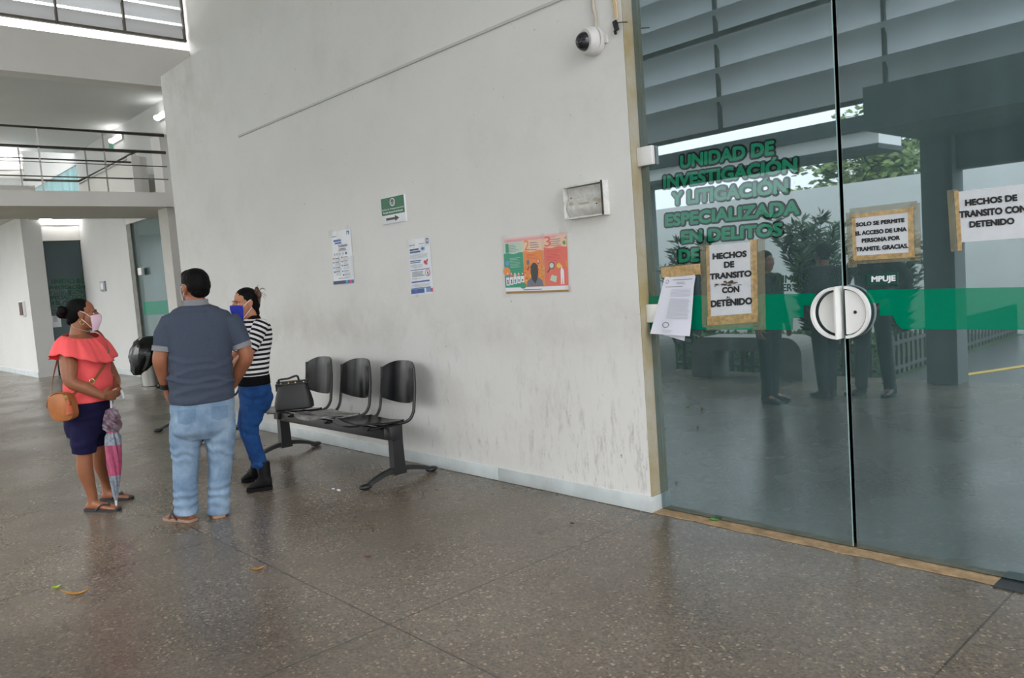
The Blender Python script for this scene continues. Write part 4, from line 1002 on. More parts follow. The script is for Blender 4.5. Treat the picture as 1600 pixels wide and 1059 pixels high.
def fence(name, a, b, label, n):
    a, b = Vector(a), Vector(b); d = (b-a).normalized(); r = empty(name, a, label, 'fence'); s = Vector((-d.y, d.x, 0)); ln = (b-a).length
    bm = new_bm()
    for z in (.10, .40): obox(bm, (a+b)/2+Vector((0,0,z)), d, s, (0,0,1), ln/2, .015, .02)
    build('rails', bm, M['picket'], r, smooth=False)
    bm = new_bm()
    for i in range(n): obox(bm, a+d*(ln*(i+.5)/n)+Vector((0,0,.26)), d, s, (0,0,1), .028, .012, .24)
    build('pickets', bm, M['picket'], r, smooth=False)
fence('picket_fence', (-12,-1.75,-.04), (-3.95,-1.75,-.04), 'low grey picket fence before the greenery, behind the stone benches in the reflection', 52)
fence('picket_fence', (-3.85,-1.9,-.04), (-3.85,-6.9,-.04), 'low grey picket fence running away from the column in the right pane reflection', 34)
def stone_bench(x0, label):
    r = empty('stone_bench', (x0, -1.25, 0), label, 'bench', 'stone benches in the reflection'); bm = new_bm(); w = 1.55; th = .17; H = .52; R = .20
    out = [(0,0)]+[(0, H-R)]+[(R-R*cos(t), H-R+R*sin(t)) for t in [pi/2*i/6 for i in range(1,7)]]+[(w-R+R*sin(t), H-R+R*cos(t)) for t in [pi/2*i/6 for i in range(7)]]+[(w,0)]
    inn = [(w-.3,0), (w-.3, H-th-.06), (w-.36, H-th), (.36, H-th), (.3, H-th-.06), (.3,0)]
    poly_extrude(bm, [(x0+u, -1.10, v) for u, v in out+inn], (0,-1,0), .42); build('bench_block', bm, M['stone'], r, smooth=False)
stone_bench(-6.1, 'thick rounded stone bench before the fence, mirrored under the left pane band')
stone_bench(-8.2, 'second stone bench at the far left edge of the left pane reflection')
def leaves(bm, pts, size, droop=.3, aspect=.22):
    for p, d in pts:
        d = (Vector(d)+Vector((random.uniform(-.5,.5), random.uniform(-.5,.5), random.uniform(-.3,.4)))).normalized(); _, a, b = frame(d, (random.random(), random.random(), random.random()+.1))
        l = size*random.uniform(.7,1.3); w = l*aspect; p = Vector(p)
        bm.faces.new([bm.verts.new(p), bm.verts.new(p+d*l*.5+a*w-b*w*.3), bm.verts.new(p+d*l-b*l*droop*.4), bm.verts.new(p+d*l*.5-a*w-b*w*.3)])
def shrub(c, h, rad, label, seed, n=26, group=None):
    random.seed(seed); c = Vector(c); r = empty('oleander_shrub', c, label, 'shrub', group); bs, bl = new_bm(), new_bm(); pts = []
    for k in range(n):
        a = random.uniform(0, 2*pi); lean = random.uniform(.1,1)*rad; hh = h*random.uniform(.55,1); top = c+Vector((lean*cos(a), lean*sin(a), hh)); midp = c+Vector((lean*.35*cos(a), lean*.35*sin(a), hh*.55))
        sp = spline([c+Vector((.06*cos(a),.06*sin(a),0)), midp, top], 8); tube(bs, sp, [.012*(1-.7*i/(len(sp)-1)) for i in range(len(sp))], 5)
        for i, q in enumerate(sp[4:]):
            for _ in range(9): an = random.uniform(0, 2*pi); pts.append((q+Vector((0,0,random.uniform(-.05,.05))), (cos(an), sin(an), .55)))
    build('stems', bs, M['bark'], r); leaves(bl, pts, .17, .3, .11); build('foliage', bl, M['leafA'], r, recalc=False, smooth=False)
shrub((-5.35,-3.1,-.04), 2.1, .62, 'tall oleander shrub mirrored behind the door gap, left of it', 3)
shrub((-4.35,-3.4,-.04), 1.75, .45, 'smaller oleander shrub mirrored just right of the door gap', 9, 18)
shrub((-7.4,-3.3,-.04), 1.9, .6, 'oleander shrub mirrored behind the green lettering', 12)
def hedge():
    random.seed(21); bm = new_bm(); pts = []
    for k in range(9000): pts.append(((random.uniform(-12,-3.95), random.uniform(-2.7,-1.85), random.uniform(-.04,.42)), (random.uniform(-1,1), random.uniform(-1,1), .7)))
    leaves(bm, pts, .09, .2, .25); o = build('ground_greenery', bm, mat('bright_groundcover', (.07,.16,.03), .55, var=.5, vscale=5.), recalc=False, smooth=False, base=(-8,-2.2,0)); o['kind'] = 'stuff'; o['label'] = 'bright green ground cover behind the low fence in the reflection'; o['category'] = 'plants'
hedge()
def tree(c, h, rad, label, seed, n):
    random.seed(seed); c = Vector(c); r = empty('garden_tree', c, label, 'tree'); bs, bl = new_bm(), new_bm(); pts = []
    top = c+Vector((.2,0,h*.45)); tube(bs, spline([c, c+Vector((.1,.05,h*.2)), top]), [.16-.006*i for i in range(13)], 8)
    for k in range(n):
        a = random.uniform(0, 2*pi); e = random.uniform(.05,1.2); ln = rad*random.uniform(.55,1); end = top+Vector((cos(a)*cos(e), sin(a)*cos(e), sin(e)))*ln
        sp = spline([top-Vector((0,0,random.uniform(0,.6))), top.lerp(end,.5)+Vector((0,0,.2*ln*random.uniform(-.3,.6))), end], 7); tube(bs, sp, [.05*(1-.85*i/(len(sp)-1)) for i in range(len(sp))], 5)
        for q in sp[5:]:
            for t in range(3):
                tw = q+Vector((random.gauss(0,.22), random.gauss(0,.22), random.gauss(0,.18)))
                tube(bs, [q, tw], .008, 4)
                for _ in range(9): an = random.uniform(0, 2*pi); pts.append((tw+Vector((random.gauss(0,.10), random.gauss(0,.10), random.gauss(0,.08))), (cos(an), sin(an), .2)))
    build('branches', bs, M['bark'], r); leaves(bl, pts, .16, .3, .28); build('foliage', bl, M['leafB'], r, recalc=False, smooth=False)
tree((-7.3,-9.5,-.1), 5.4, 2.3, 'light green garden tree above the wall, mirrored across the door gap', 4, 24)
# ================================================================== PEOPLE
Z = Vector((0,0,1))
SKIN = mat('brown_skin', srgb(146,94,66), .5, var=.12, vscale=14., spec=.4)
SKIN2 = mat('tan_skin', srgb(176,120,92), .5, var=.12, vscale=14., spec=.4)
SKIN3 = mat('warm_skin', srgb(150,96,70), .5, var=.12, vscale=14., spec=.4)
HAIR = mat('black_hair', (.0035,.003,.003), .6, bump=.3, bscale=120., spec=.1); HAIRB = mat('brown_hair', (.07,.028,.014), .4, bump=.5, bscale=120.)
EYEW = mat('eye_white', (.7,.68,.64), .2); EYED = mat('eye_dark', (.01,.007,.005), .1); BROW = mat('eyebrow', (.012,.009,.008), .7)

class Body:
    def __init__(s, g, F):
        s.g = Vector(g); s.v = Vector((g[0], g[1], 0)).normalized(); s.r = Vector((s.v.y, -s.v.x, 0))
        s.F = Vector((F[0], F[1], 0)).normalized(); s.L = Z.cross(s.F)
    def P(s, px, py, d=0.):
        q = ray(px, py); o = s.g+s.v*d; return CAM+q*((o-CAM).dot(s.v)/q.dot(s.v))
def limb(bm, pts, rad, n=14, k=5, flat=None):
    """tapering limb with rounded ends through the joints"""
    sp = spline(pts, k); rr = []
    for i in range(len(sp)):
        t = i/k; j = min(int(t), len(rad)-2); u = t-j; u = u*u*(3-2*u); rr.append(rad[j]*(1-u)+rad[j+1]*u)
    a = (sp[0]-sp[1]).normalized(); b = (sp[-1]-sp[-2]).normalized()
    h = [(.45,.89),(.8,.6),(.97,.24)]
    p2 = [sp[0]+a*rr[0]*c for _, c in [(0,1)]]
    P2, R2 = [], []
    for c, q in h: P2.append(sp[0]+a*rr[0]*q); R2.append(rr[0]*c)
    P2 += sp; R2 += rr
    for c, q in reversed(h): P2.append(sp[-1]+b*rr[-1]*q); R2.append(rr[-1]*c)
    tube(bm, P2, R2, n)
def tubeflat(bm, pts, rad, n=18, k=5):
    sp = spline(pts, k); rr = []
    for i in range(len(sp)):
        t = i/k; j = min(int(t), len(rad)-2); u = t-j; rr.append(rad[j]*(1-u)+rad[j+1]*u)
    tube(bm, sp, rr, n)
def oval(c, A, a, B, b, n=32, e=2.3):
    out = []
    for k in range(n):
        x, y = cos(2*pi*k/n), sin(2*pi*k/n)
        out.append(c+A*(a*math.copysign(abs(x)**(2/e), x))+B*(b*math.copysign(abs(y)**(2/e), y)))
    return out
def loft(bm, secs, A, B, n=32, e=2.3):
    """secs: (centre, half along A, half along B)"""
    C_ = [s[0] for s in secs]; sp = spline(C_, 4); rs = []
    for i, c in enumerate(sp):
        t = i/4; j = min(int(t), len(secs)-2); u = t-j; u = u*u*(3-2*u)
        rs.append(oval(c, A, secs[j][1]*(1-u)+secs[j+1][1]*u, B, secs[j][2]*(1-u)+secs[j+1][2]*u, n, e))
    rings(bm, rs)
def hand(bm, w, d, pn, th, curl=.35, k=1., spread=1., curls=None):
    """w wrist, d along the palm, pn out of the palm, th towards the thumb"""
    w, d, pn = Vector(w), Vector(d).normalized(), Vector(pn); pn = (pn-d*pn.dot(d)).normalized(); sd = d.cross(pn); 
    if sd.dot(Vector(th)) < 0: sd = -sd
    rs = []
    for t, a, b in ((-.015,.024,.019),(.01,.027,.019),(.04,.037,.017),(.07,.041,.015),(.088,.040,.012),(.096,.034,.008)):
        rs.append(oval(w+d*t*k, sd, a*k, pn, b*k, 16, 2.4))
    rings(bm, rs)
    for i, (o, ln) in enumerate(((.029,.070),(.0098,.080),(-.0098,.074),(-.029,.058))):
        c = curls[i] if curls else curl*(1+.12*i); p = w+d*.086*k+sd*o*k; pts = [p]; ang = c*.6; q = d+sd*o*spread*3
        for f in (.46,.31,.25):
            dd = (q.normalized()*cos(ang)+pn*sin(ang)); p = p+dd*ln*f*k; pts.append(p); ang += c
        limb(bm, pts, [.0092*k,.0086*k,.0078*k,.0066*k], 8, 3)
    p = w+d*.022*k+sd*.026*k; t1 = (d*.55+sd*.75+pn*.35).normalized(); t2 = (d*.85+sd*.25+pn*.45).normalized()
    limb(bm, [p-d*.01*k, p+t1*.032*k, p+t1*.032*k+t2*.030*k, p+t1*.032*k+t2*.052*k], [.014*k,.0115*k,.0098*k,.0078*k], 8, 3)
def head(bm, c, F, U, k=1., neck=None, nr=.056):
    S = F.cross(U).normalized(); c = Vector(c)
    E = lambda f, u, s, a, b, h, n=18: ellipsoid(bm, c+F*f*k+U*u*k+S*s*k, S, F, U, a*k, b*k, h*k, n, 12)
    E(-.014,.036,0,.074,.094,.080); E(.022,-.028,0,.063,.072,.084); E(.034,-.078,0,.046,.050,.036); E(.050,-.096,0,.026,.032,.018)
    E(.066,.024,0,.050,.026,.014); E(.05,-.022,.036,.026,.032,.024); E(.05,-.022,-.036,.026,.032,.024)
    limb(bm, [c+F*.090*k+U*.012*k, c+F*.103*k-U*.012*k, c+F*.108*k-U*.030*k], [.008*k,.011*k,.013*k], 10, 3)
    E(.094,-.034,.012,.010,.011,.009,10); E(.094,-.034,-.012,.010,.011,.009,10)
    E(.084,-.060,0,.024,.012,.007,12); E(.083,-.071,0,.020,.012,.008,12)
    for s in (-1, 1):
        E(-.006,-.004,s*.073,.010,.020,.031,12); E(-.014,.006,s*.079,.008,.016,.020,10); E(.0,-.030,s*.072,.007,.009,.010,10)
    if neck is not None:
        limb(bm, [c-F*.018*k-U*.045*k, c.lerp(Vector(neck), .62)-F*.010*k, Vector(neck)], [.050*k, nr*k, nr*1.12*k], 16, 4)
def face_bits(c, F, U, k, root, lids=SKIN):
    S = F.cross(U).normalized(); c = Vector(c)
    for s in (-1, 1):
        e = c+F*.0735*k+U*.002*k+S*s*.031*k; bm = new_bm(); ellipsoid(bm, e, S, F, U, .0140*k, .0100*k, .0068*k); ob = build('eye', bm, EYEW, root)
        bm = new_bm(); ellipsoid(bm, e+F*.0060*k, S, F, U, .0062*k, .0046*k, .0060*k); build('iris', bm, EYED, ob)
        bm = new_bm(); tube(bm, spline([c+F*.090*k+U*.020*k+S*s*.012*k, c+F*.090*k+U*.027*k+S*s*.031*k, c+F*.076*k+U*.020*k+S*s*.050*k], 5), [.002*k]*3+[.0028*k]*5+[.0014*k]*3, 6); build('eyebrow', bm, BROW, root)
        bm = new_bm(); tube(bm, spline([e+S*s*-.015*k+F*.006*k, e+U*.0066*k+F*.0075*k, e+S*s*.016*k+F*.003*k], 5), .0018*k, 6); build('upper_lash', bm, BROW, root)
def face_mask(c, F, U, k, root, m, strap=None, name='face_mask', lo=-1.0, hi=.0):
    """cloth mask over nose, mouth and chin with ear loops"""
    S = F.cross(U).normalized(); c = Vector(c); bm = new_bm(); n, q = 18, 12; outer, inner = [], []
    for j in range(q+1):
        t = j/q; u = -.004-.112*t; ro, ri = [], []
        w = 1.20-.22*max(0, t-.35)
        for i in range(n+1):
            a = (i/n*2-1)*w; 
            prot = .021*math.exp(-(a/.45)**2)*(1-.5*t)*(.35+.65*sin(pi*min(1, t*1.3+.15)))
            rx = .070-.022*t*t; ry = .088+prot-.044*max(0, t-.55)
            p = c+S*(rx*sin(a)*k)+F*((.020+ry*cos(a)*.92)*k)+U*(u-.010*(1-math.cos(a)))*k
            ro.append(p); ri.append(p-(F*cos(a)+S*sin(a))*.003*k)
        outer.append(ro); inner.append(ri)
    tv = [[bm.verts.new(p) for p in r] for r in outer]; bv = [[bm.verts.new(p) for p in r] for r in inner]
    for j in range(q):
        for i in range(n):
            bm.faces.new((tv[j][i],tv[j][i+1],tv[j+1][i+1],tv[j+1][i])); bm.faces.new((bv[j][i],bv[j+1][i],bv[j+1][i+1],bv[j][i+1]))
    rim = [(0,i) for i in range(n)]+[(j,n) for j in range(q)]+[(q,n-i) for i in range(n)]+[(q-j,0) for j in range(q)]
    for x in range(len(rim)):
        a, b = rim[x], rim[(x+1) % len(rim)]; bm.faces.new((tv[a[0]][a[1]],bv[a[0]][a[1]],bv[b[0]][b[1]],tv[b[0]][b[1]]))
    o = build(name, bm, m, root)
    bm = new_bm()
    for s, i in ((1,n),(-1,0)):
        e = c+S*s*.081*k
        tube(bm, spline([outer[1][i]+S*s*.002, c+S*s*.080*k+F*.022*k+U*.008*k, e-F*.012*k+U*.028*k]), .0019*k, 6)
        tube(bm, spline([outer[q-2][i], c+S*s*.076*k+F*.016*k-U*.055*k, e-F*.010*k-U*.026*k]), .0019*k, 6)
    build('ear_loop', bm, strap or m, o)
    return o
def foot(bm, heel, toe, wd=1.):
    heel, toe = Vector(heel), Vector(toe); d = (toe-heel); ln = d.length; d.normalize(); s = Vector((-d.y, d.x, 0)); rs = []
    for t, w, h, z in ((.0,.016,.014,.036),(.05,.027,.026,.036),(.18,.033,.036,.045),(.40,.034,.032,.041),(.62,.041,.022,.031),(.80,.044,.016,.024),(.90,.038,.011,.020),(.93,.030,.007,.019)):
        rs.append(oval(heel+d*(ln*t)+Z*z, s, w*wd, Z, h, 16, 2.2))
    rings(bm, rs)
    for i, (o, l, r) in enumerate(((-.028,.99,.0125),(-.011,.985,.0095),(.003,.965,.0088),(.016,.94,.0082),(.028,.91,.0078))):
        for_side = o
        limb(bm, [heel+d*(ln*.80)+s*for_side*.9+Z*.024, heel+d*(ln*(l-.04))+s*for_side+Z*.021], [r*1.05, r], 8, 3)
def sandal(heel, toe, root, sole_m, strap_m, flip=True, wd=1., name='flip_flop'):
    heel, toe = Vector(heel), Vector(toe); d = (toe-heel); ln = d.length; d.normalize(); s = Vector((-d.y, d.x, 0)); out = []
    prof = [(-.03,.020),(.0,.034),(.12,.040),(.4,.038),(.62,.047),(.82,.051),(.95,.044),(1.02,.024),(1.035,.008)]
    L_ = [heel+d*(ln*t)+s*(w*wd) for t, w in prof]; R_ = [heel+d*(ln*t)-s*(w*wd) for t, w in reversed(prof)]
    bm = new_bm(); poly_extrude(bm, [p+Z*.001 for p in L_+R_], Z, .018); o = build(name, bm, sole_m, root, smooth=False)
    bm = new_bm(); t0 = heel+d*(ln*.80)-s*.012+Z*.02
    for q in (-1, 1):
        tube(bm, spline([t0, t0+Z*.024-d*.015, heel+d*(ln*.58)+s*q*.036*wd+Z*.052, heel+d*(ln*.42)+s*q*.043*wd+Z*.014]), .0055, 8)
    if not flip:
        tube(bm, spline([heel+d*(ln*.70)+s*.05+Z*.012, heel+d*(ln*.66)+Z*.066, heel+d*(ln*.70)-s*.05+Z*.012]), .013, 8)
    build('strap', bm, strap_m, o)
def ringband(bm, c, A, a, B, b, h, th, ax=None, n=30, e=2.3):
    """closed cloth band standing on an oval"""
    ax = ax or Z; o = oval(c, A, a, B, b, n, e); i = oval(c, A, a-th, B, b-th, n, e)
    rings(bm, [o, [p+ax*h for p in o], [p+ax*h for p in i], i], cap=False, close=True)
def arm_band(bm, p0, p1, r, th=.004):
    d, a, b = frame(Vector(p1)-Vector(p0)); p0, p1 = Vector(p0), Vector(p1); n = 24; C = [(cos(2*pi*k/n), sin(2*pi*k/n)) for k in range(n)]
    rings(bm, [[p+a*(q*x)+b*(q*y) for x, y in C] for p, q in ((p0,r),(p1,r),(p1,r-th),(p0,r-th))], cap=False, close=True)
def wrinkle(zc, amp, freq, sx=(1,0,0)):
    sx = Vector(sx)
    return lambda p: amp*sum(math.exp(-((p.z-z)/w)**2)*sin(p.z*freq+4*noise.noise(p*6)+p.dot(sx)*9) for z, w in zc)
def denim(name, c, c2): return mat(name, c, .85, vscale=5., col2=c2, bump=.35, bscale=300., spec=.2)

# ------------------------------------------------------------------ woman in the coral blouse
def woman_coral():
    b = Body(onz(160,792), (.76,.65)); P, F, L_ = b.P, b.F, b.L
    root = empty('person', b.g, 'person in a coral off-shoulder blouse, navy knee shorts and pink face mask', 'person')
    hf = (F*.97-b.v*.05+b.r*.12).normalized(); hf = (b.r*.99-b.v*.06); hf.z = 0; hf.normalize(); U = Z
    hc = P(129.5,491.5)
    Cc = P(127,544); rs_, ls_ = Cc-L_*.155, Cc+L_*.155
    eR, wR = P(110.5,596,-.21), P(160,618.5,-.215); eL, wL = P(178,590,.13), P(181.5,610,-.03)
    heR, toR = onz(136.5,797.5), onz(186,797.5); heL, toL = onz(160,781.5), onz(206,779.5)
    kR, kL = P(132,711,-.085), P(156.5,699,.085); aR = heR.lerp(toR,.2)+Z*.085; aL = heL.lerp(toL,.2)+Z*.085
    bm = new_bm(); head(bm, hc, hf, U, 1.0, P(122,524), .052)
    loft(bm, [(P(122,522),.05,.055),(P(123.5,527),.064,.105),(P(126,534),.092,.165),(P(128,548),.105,.165),(P(133,562),.13,.155),(P(136,600),.135,.15),(P(137,640),.14,.155),(P(138,664),.12,.15)], F, L_)
    limb(bm, [rs_, rs_.lerp(eR,.5), eR, eR.lerp(wR,.45), wR], [.056,.060,.046,.043,.027])
    limb(bm, [ls_, ls_.lerp(eL,.5), eL, eL.lerp(wL,.5), wL], [.062,.056,.042,.038,.026])
    for hp, kn, an, he in ((P(129,655,-.085),kR,aR,heR),(P(148,650,.085),kL,aL,heL)):
        limb(bm, [hp, kn, kn.lerp(an,.32)-hf*.012, an+Z*.05, an-Z*.03], [.082,.054,.056,.037,.034])
    foot(bm, heR, toR); foot(bm, heL, toL)
    grip = P(178.5,616,-.13)
    hand(bm, wR, (P(184,617,-.16)-wR), b.v*.8+Z*.1, Z, .62, .98)
    hand(bm, wL, (grip+Z*.02-wL).normalized()+F*.6-Z*.15, -b.v*.8, Z, .6, .95)
    fuse('body', bm, SKIN, root, .0055, 5)
    face_bits(hc, hf, U, 1., root)
    # hair drawn back to a bun
    S = hf.cross(U); bm = new_bm(); E = lambda f, u, a, b_, h: ellipsoid(bm, hc+hf*f+U*u, S, hf, U, a, b_, h, 20, 12)
    E(-.026,.040,.079,.094,.084); E(-.060,.012,.070,.058,.080); limb(bm, [hc-hf*.05+U*.0, hc-hf*.088-U*.045], [.055,.028]); 
    fuse('hair', bm, HAIR, root, .005, 4, wob=.0015, wscale=60.)
    bm = new_bm(); bc = P(97.5,486.5,.0); random.seed(2)
    for k in range(9): ellipsoid(bm, bc+Vector((random.gauss(0,.012), random.gauss(0,.012), random.gauss(0,.014))), b.r, b.v, Z, .034, .034, .036, 12, 8)
    limb(bm, [bc, hc-hf*.09+U*.03], [.03,.03]); fuse('hair_bun', bm, HAIR, root, .005, 3, wob=.003, wscale=45.)
    face_mask(hc, hf, U, 1.04, root, mat('pink_mask', srgb(226,196,214), .85, bump=.2, bscale=200.), mat('mask_loop', srgb(225,220,228), .8))
    bm = new_bm(); e = hc-b.v*.080-U*.055-hf*.012; tube(bm, [e+hf*(.013*cos(t))+Z*(.016*sin(t)) for t in [2*pi*i/16 for i in range(16)]], .0022, 6, close=True); build('hoop_earring', bm, mat('gold', (.7,.48,.2), .25, 1.), root)
    # blouse: bodice, gathered flounce
    CO = mat('coral_cloth', srgb(246,92,94), .8, var=.10, vscale=7., bump=.15, bscale=160.)
    bm = new_bm()
    loft(bm, [(P(129,546),.122,.165),(P(134,560),.150,.168),(P(135.5,578),.147,.165),(P(138,600),.156,.168),(P(138,613),.156,.172),(P(138,626),.158,.178)], F, L_)
    fuse('blouse', bm, CO, root, .006, 3, wob=.003, wscale=11., folds=wrinkle(((1.0,.10),(.86,.06)), .003, 60, F))
    bm = new_bm(); n, q = 120, 14; outer, inner = [], []
    for j in range(q+1):
        t = j/q; ro, ri = [], []
        for i in range(n):
            th = 2*pi*i/n; cx, sx = cos(th), sin(th)
            A = .088+.112*t**.8; B = .165+.092*t**.6; zc = 1.315-.010*sx*sx
            z = zc-.045*max(0, cx)-t*(.185-.060*sx*sx)+.016*sin(pi*t)
            wv = .012*t*sin(9*th+.6)+.005*sin(23*th)*(1-.35*t)*.6
            p = Vector((Cc.x, Cc.y, 0))+F*((A+wv)*cx+.01)+L_*((B+wv)*sx)+Z*(z+.004*sin(15*th)*t)
            ro.append(p); ri.append(p-(F*cx+L_*sx)*.0035)
        outer.append(ro); inner.append(ri)
    rings(bm, outer+inner[::-1], cap=False, close=True); build('flounce', bm, CO, root, auto=0)
    # shorts
    NV = mat('navy_cloth', srgb(24,22,58), .85, var=.25, vscale=6., bump=.2, bscale=200., spec=.2)
    bm = new_bm()
    loft(bm, [(P(138,618),.148,.165),(P(138.5,632),.150,.172),(P(138,650),.148,.178),(P(138.5,664),.140,.175),(P(139,678),.128,.160)], F, L_)
    tubeflat(bm, [P(130,655,-.085), P(131,682,-.088), kR+Z*.018], [.098,.092,.080]); tubeflat(bm, [P(148,650,.085), P(152,674,.088), kL+Z*.018], [.094,.088,.077])
    fuse('shorts', bm, NV, root, .006, 3, folds=wrinkle(((.52,.05),(.70,.07)), .0035, 75))
    fl, fs = mat('dark_rubber', srgb(44,46,52), .6), mat('black_strap', (.015,.015,.016), .5)
    sandal(heR, toR, root, fl, fs); sandal(heL, toL, root, fl, fs)
    bm = new_bm(); q_ = lambda f, l, z: Vector((Cc.x,Cc.y,z))+F*f+L_*l; tube(bm, spline([q_(-.020,-.056,1.388), q_(.015,-.066,1.355), q_(.052,-.045,1.338), q_(.074,.0,1.322), q_(.052,.045,1.338), q_(.015,.060,1.355), q_(-.02,.045,1.388)]), .0016, 5); build('necklace', bm, mat('fine_chain', srgb(196,164,132), .4), root)
    # umbrella, held and standing on its tip
    tip = onz(182,796.5); tip.z = .001; top = P(174,634,-.135); ax = (top-tip).normalized()
    u = empty('umbrella', tip, 'folded grey and pink umbrella standing on its tip, held by the coral blouse person', 'umbrella')
    H = (top-tip).length; WH = mat('umbrella_white', srgb(214,218,224), .35); GR = mat('umbrella_silver', srgb(150,160,172), .45, var=.35, vscale=35., col2=srgb(96,102,114)); PK = mat('umbrella_pink', srgb(176,78,112), .5, var=.3, vscale=30.)
    bm = new_bm(); tube(bm, [tip, tip+ax*.06, tip+ax*.10], [.006,.008,.012], 12); build('tip', bm, WH, u)
    bm = new_bm(); hk = [tip+ax*(H-.1), top+ax*.05, top+ax*.085+b.r*.004, top+ax*.115+b.r*.03, top+ax*.105+b.r*.066, top+ax*.065+b.r*.082, top+ax*.045+b.r*.084]
    tube(bm, spline(hk), [.0085]*6+[.011]*31, 12); build('handle', bm, WH, u)
    def pleat(name, prof, m, tw=0., amp=.14):
        bm = new_bm(); _, A, B = frame(ax); n = 40; rs = []
        for r, h in prof: rs.append([tip+ax*h+(A*cos(2*pi*k/n+tw*h)+B*sin(2*pi*k/n+tw*h))*r*(1+amp*sin(8*2*pi*k/n)) for k in range(n)])
        rings(bm, rs); build(name, bm, m, u)
    pleat('canopy_lower', [(.010,.07),(.021,.12),(.030,.20),(.036,.255)], GR, 3.); pleat('canopy_middle', [(.036,.2545),(.046,.33),(.052,.43),(.052,.48)], PK, 3.)
    pleat('canopy_upper', [(.0525,.4795),(.048,.54),(.034,.575)], GR, 3.); pleat('tie', [(.037,.567),(.037,.580)], PK, 3., .05)
    pleat('ruffle', [(.034,.575),(.055,.60),(.060,.63),(.052,.67),(.046,.70),(.036,.735),(.012,.75)], mat('umbrella_mottled', srgb(166,160,172), .5, vscale=26., col2=srgb(110,58,76)), 22., .22)
    # bag
    bg = P(98.5,635,-.20); BT = mat('tan_leather', srgb(176,108,58), .5, var=.22, vscale=8., bump=.2, bscale=120.); gold = mat('bag_brass', (.6,.42,.16), .3, 1.)
    s = empty('shoulder_bag', bg-Z*.1, 'tan leather shoulder bag with tassels at the hip of the person in coral', 'bag'); fx = (F*.72-b.v*.2+b.r*.5); fx.z = 0; fx.normalize(); sx = Z.cross(fx)
    bm = new_bm(); rs = []
    for t, w, h, dz in ((-.048,.070,.085,0),(-.040,.083,.098,0),(.0,.088,.104,.002),(.040,.083,.098,0),(.048,.070,.085,0)):
        o = oval(bg+sx*t+Z*dz, fx, w, Z, h, 32, 3.2); rs.append([p+fx*(-.012*((p-bg).z/.1)) for p in o])
    rings(bm, rs); build('bag_body', bm, BT, s)
    bm = new_bm(); tube(bm, [bg+sx*-.044+fx*(.090*cos(a))+Z*(.104*sin(a)) for a in [pi*i/16 for i in range(17)]], .0035, 6); build('piping', bm, mat('dark_tan', srgb(120,70,36), .5), s)
    bm = new_bm(); lathe(bm, bg+fx*.06+Z*.075-sx*-.0-sx*.05, sx, [(.012,-.004),(.012,.004)], 12); tube(bm, [bg+fx*.062-sx*.052+Z*.06+Z*(.014*sin(a))+fx*(.012*cos(a)) for a in [2*pi*i/12 for i in range(12)]], .003, 6, close=True); build('clasp', bm, gold, s)
    bm = new_bm(); lathe(bm, bg+fx*.075-sx*.055+Z*.035, (0.1,0,-1), [(.004,-.03),(.012,0),(.013,.018),(.020,.024),(.028,.085)], 14); build('tassel', bm, mat('tassel_orange', srgb(196,92,50), .6, var=.5, vscale=60.), s)
    bm = new_bm(); q_ = lambda f, l, z: Vector((Cc.x,Cc.y,z))+F*f+L_*l
    st = [bg+fx*.085+Z*.07, q_(.06,-.20,.90), q_(.150,-.135,.965), q_(.178,-.07,1.03), q_(.195,.0,1.11), q_(.178,.05,1.19), q_(.122,.09,1.275), q_(.05,.105,1.325), q_(-.05,.11,1.33), q_(-.15,.06,1.25), q_(-.19,-.03,1.10), bg-fx*.075+Z*.09]
    sp = spline(st, 6); pv = []; 
    for i, p in enumerate(sp):
        d = (sp[min(i+1,len(sp)-1)]-sp[max(i-1,0)]).normalized(); o = (p-Vector((Cc.x,Cc.y,p.z))); o = (o-d*o.dot(d)).normalized(); w = d.cross(o)
        pv.append([p+w*.009+o*.003, p-w*.009+o*.003, p-w*.009-o*.001, p+w*.009-o*.001])
    rings(bm, pv); sto = build('strap', bm, mat('strap_brown', srgb(128,74,44), .5), s)
    bm = new_bm(); c = q_(.155,-.142,.965); tube(bm, [c+b.r*(.016*cos(a))+Z*(.019*sin(a)) for a in [2*pi*i/14 for i in range(14)]], .0032, 6, close=True); build('buckle', bm, gold, sto)
woman_coral()

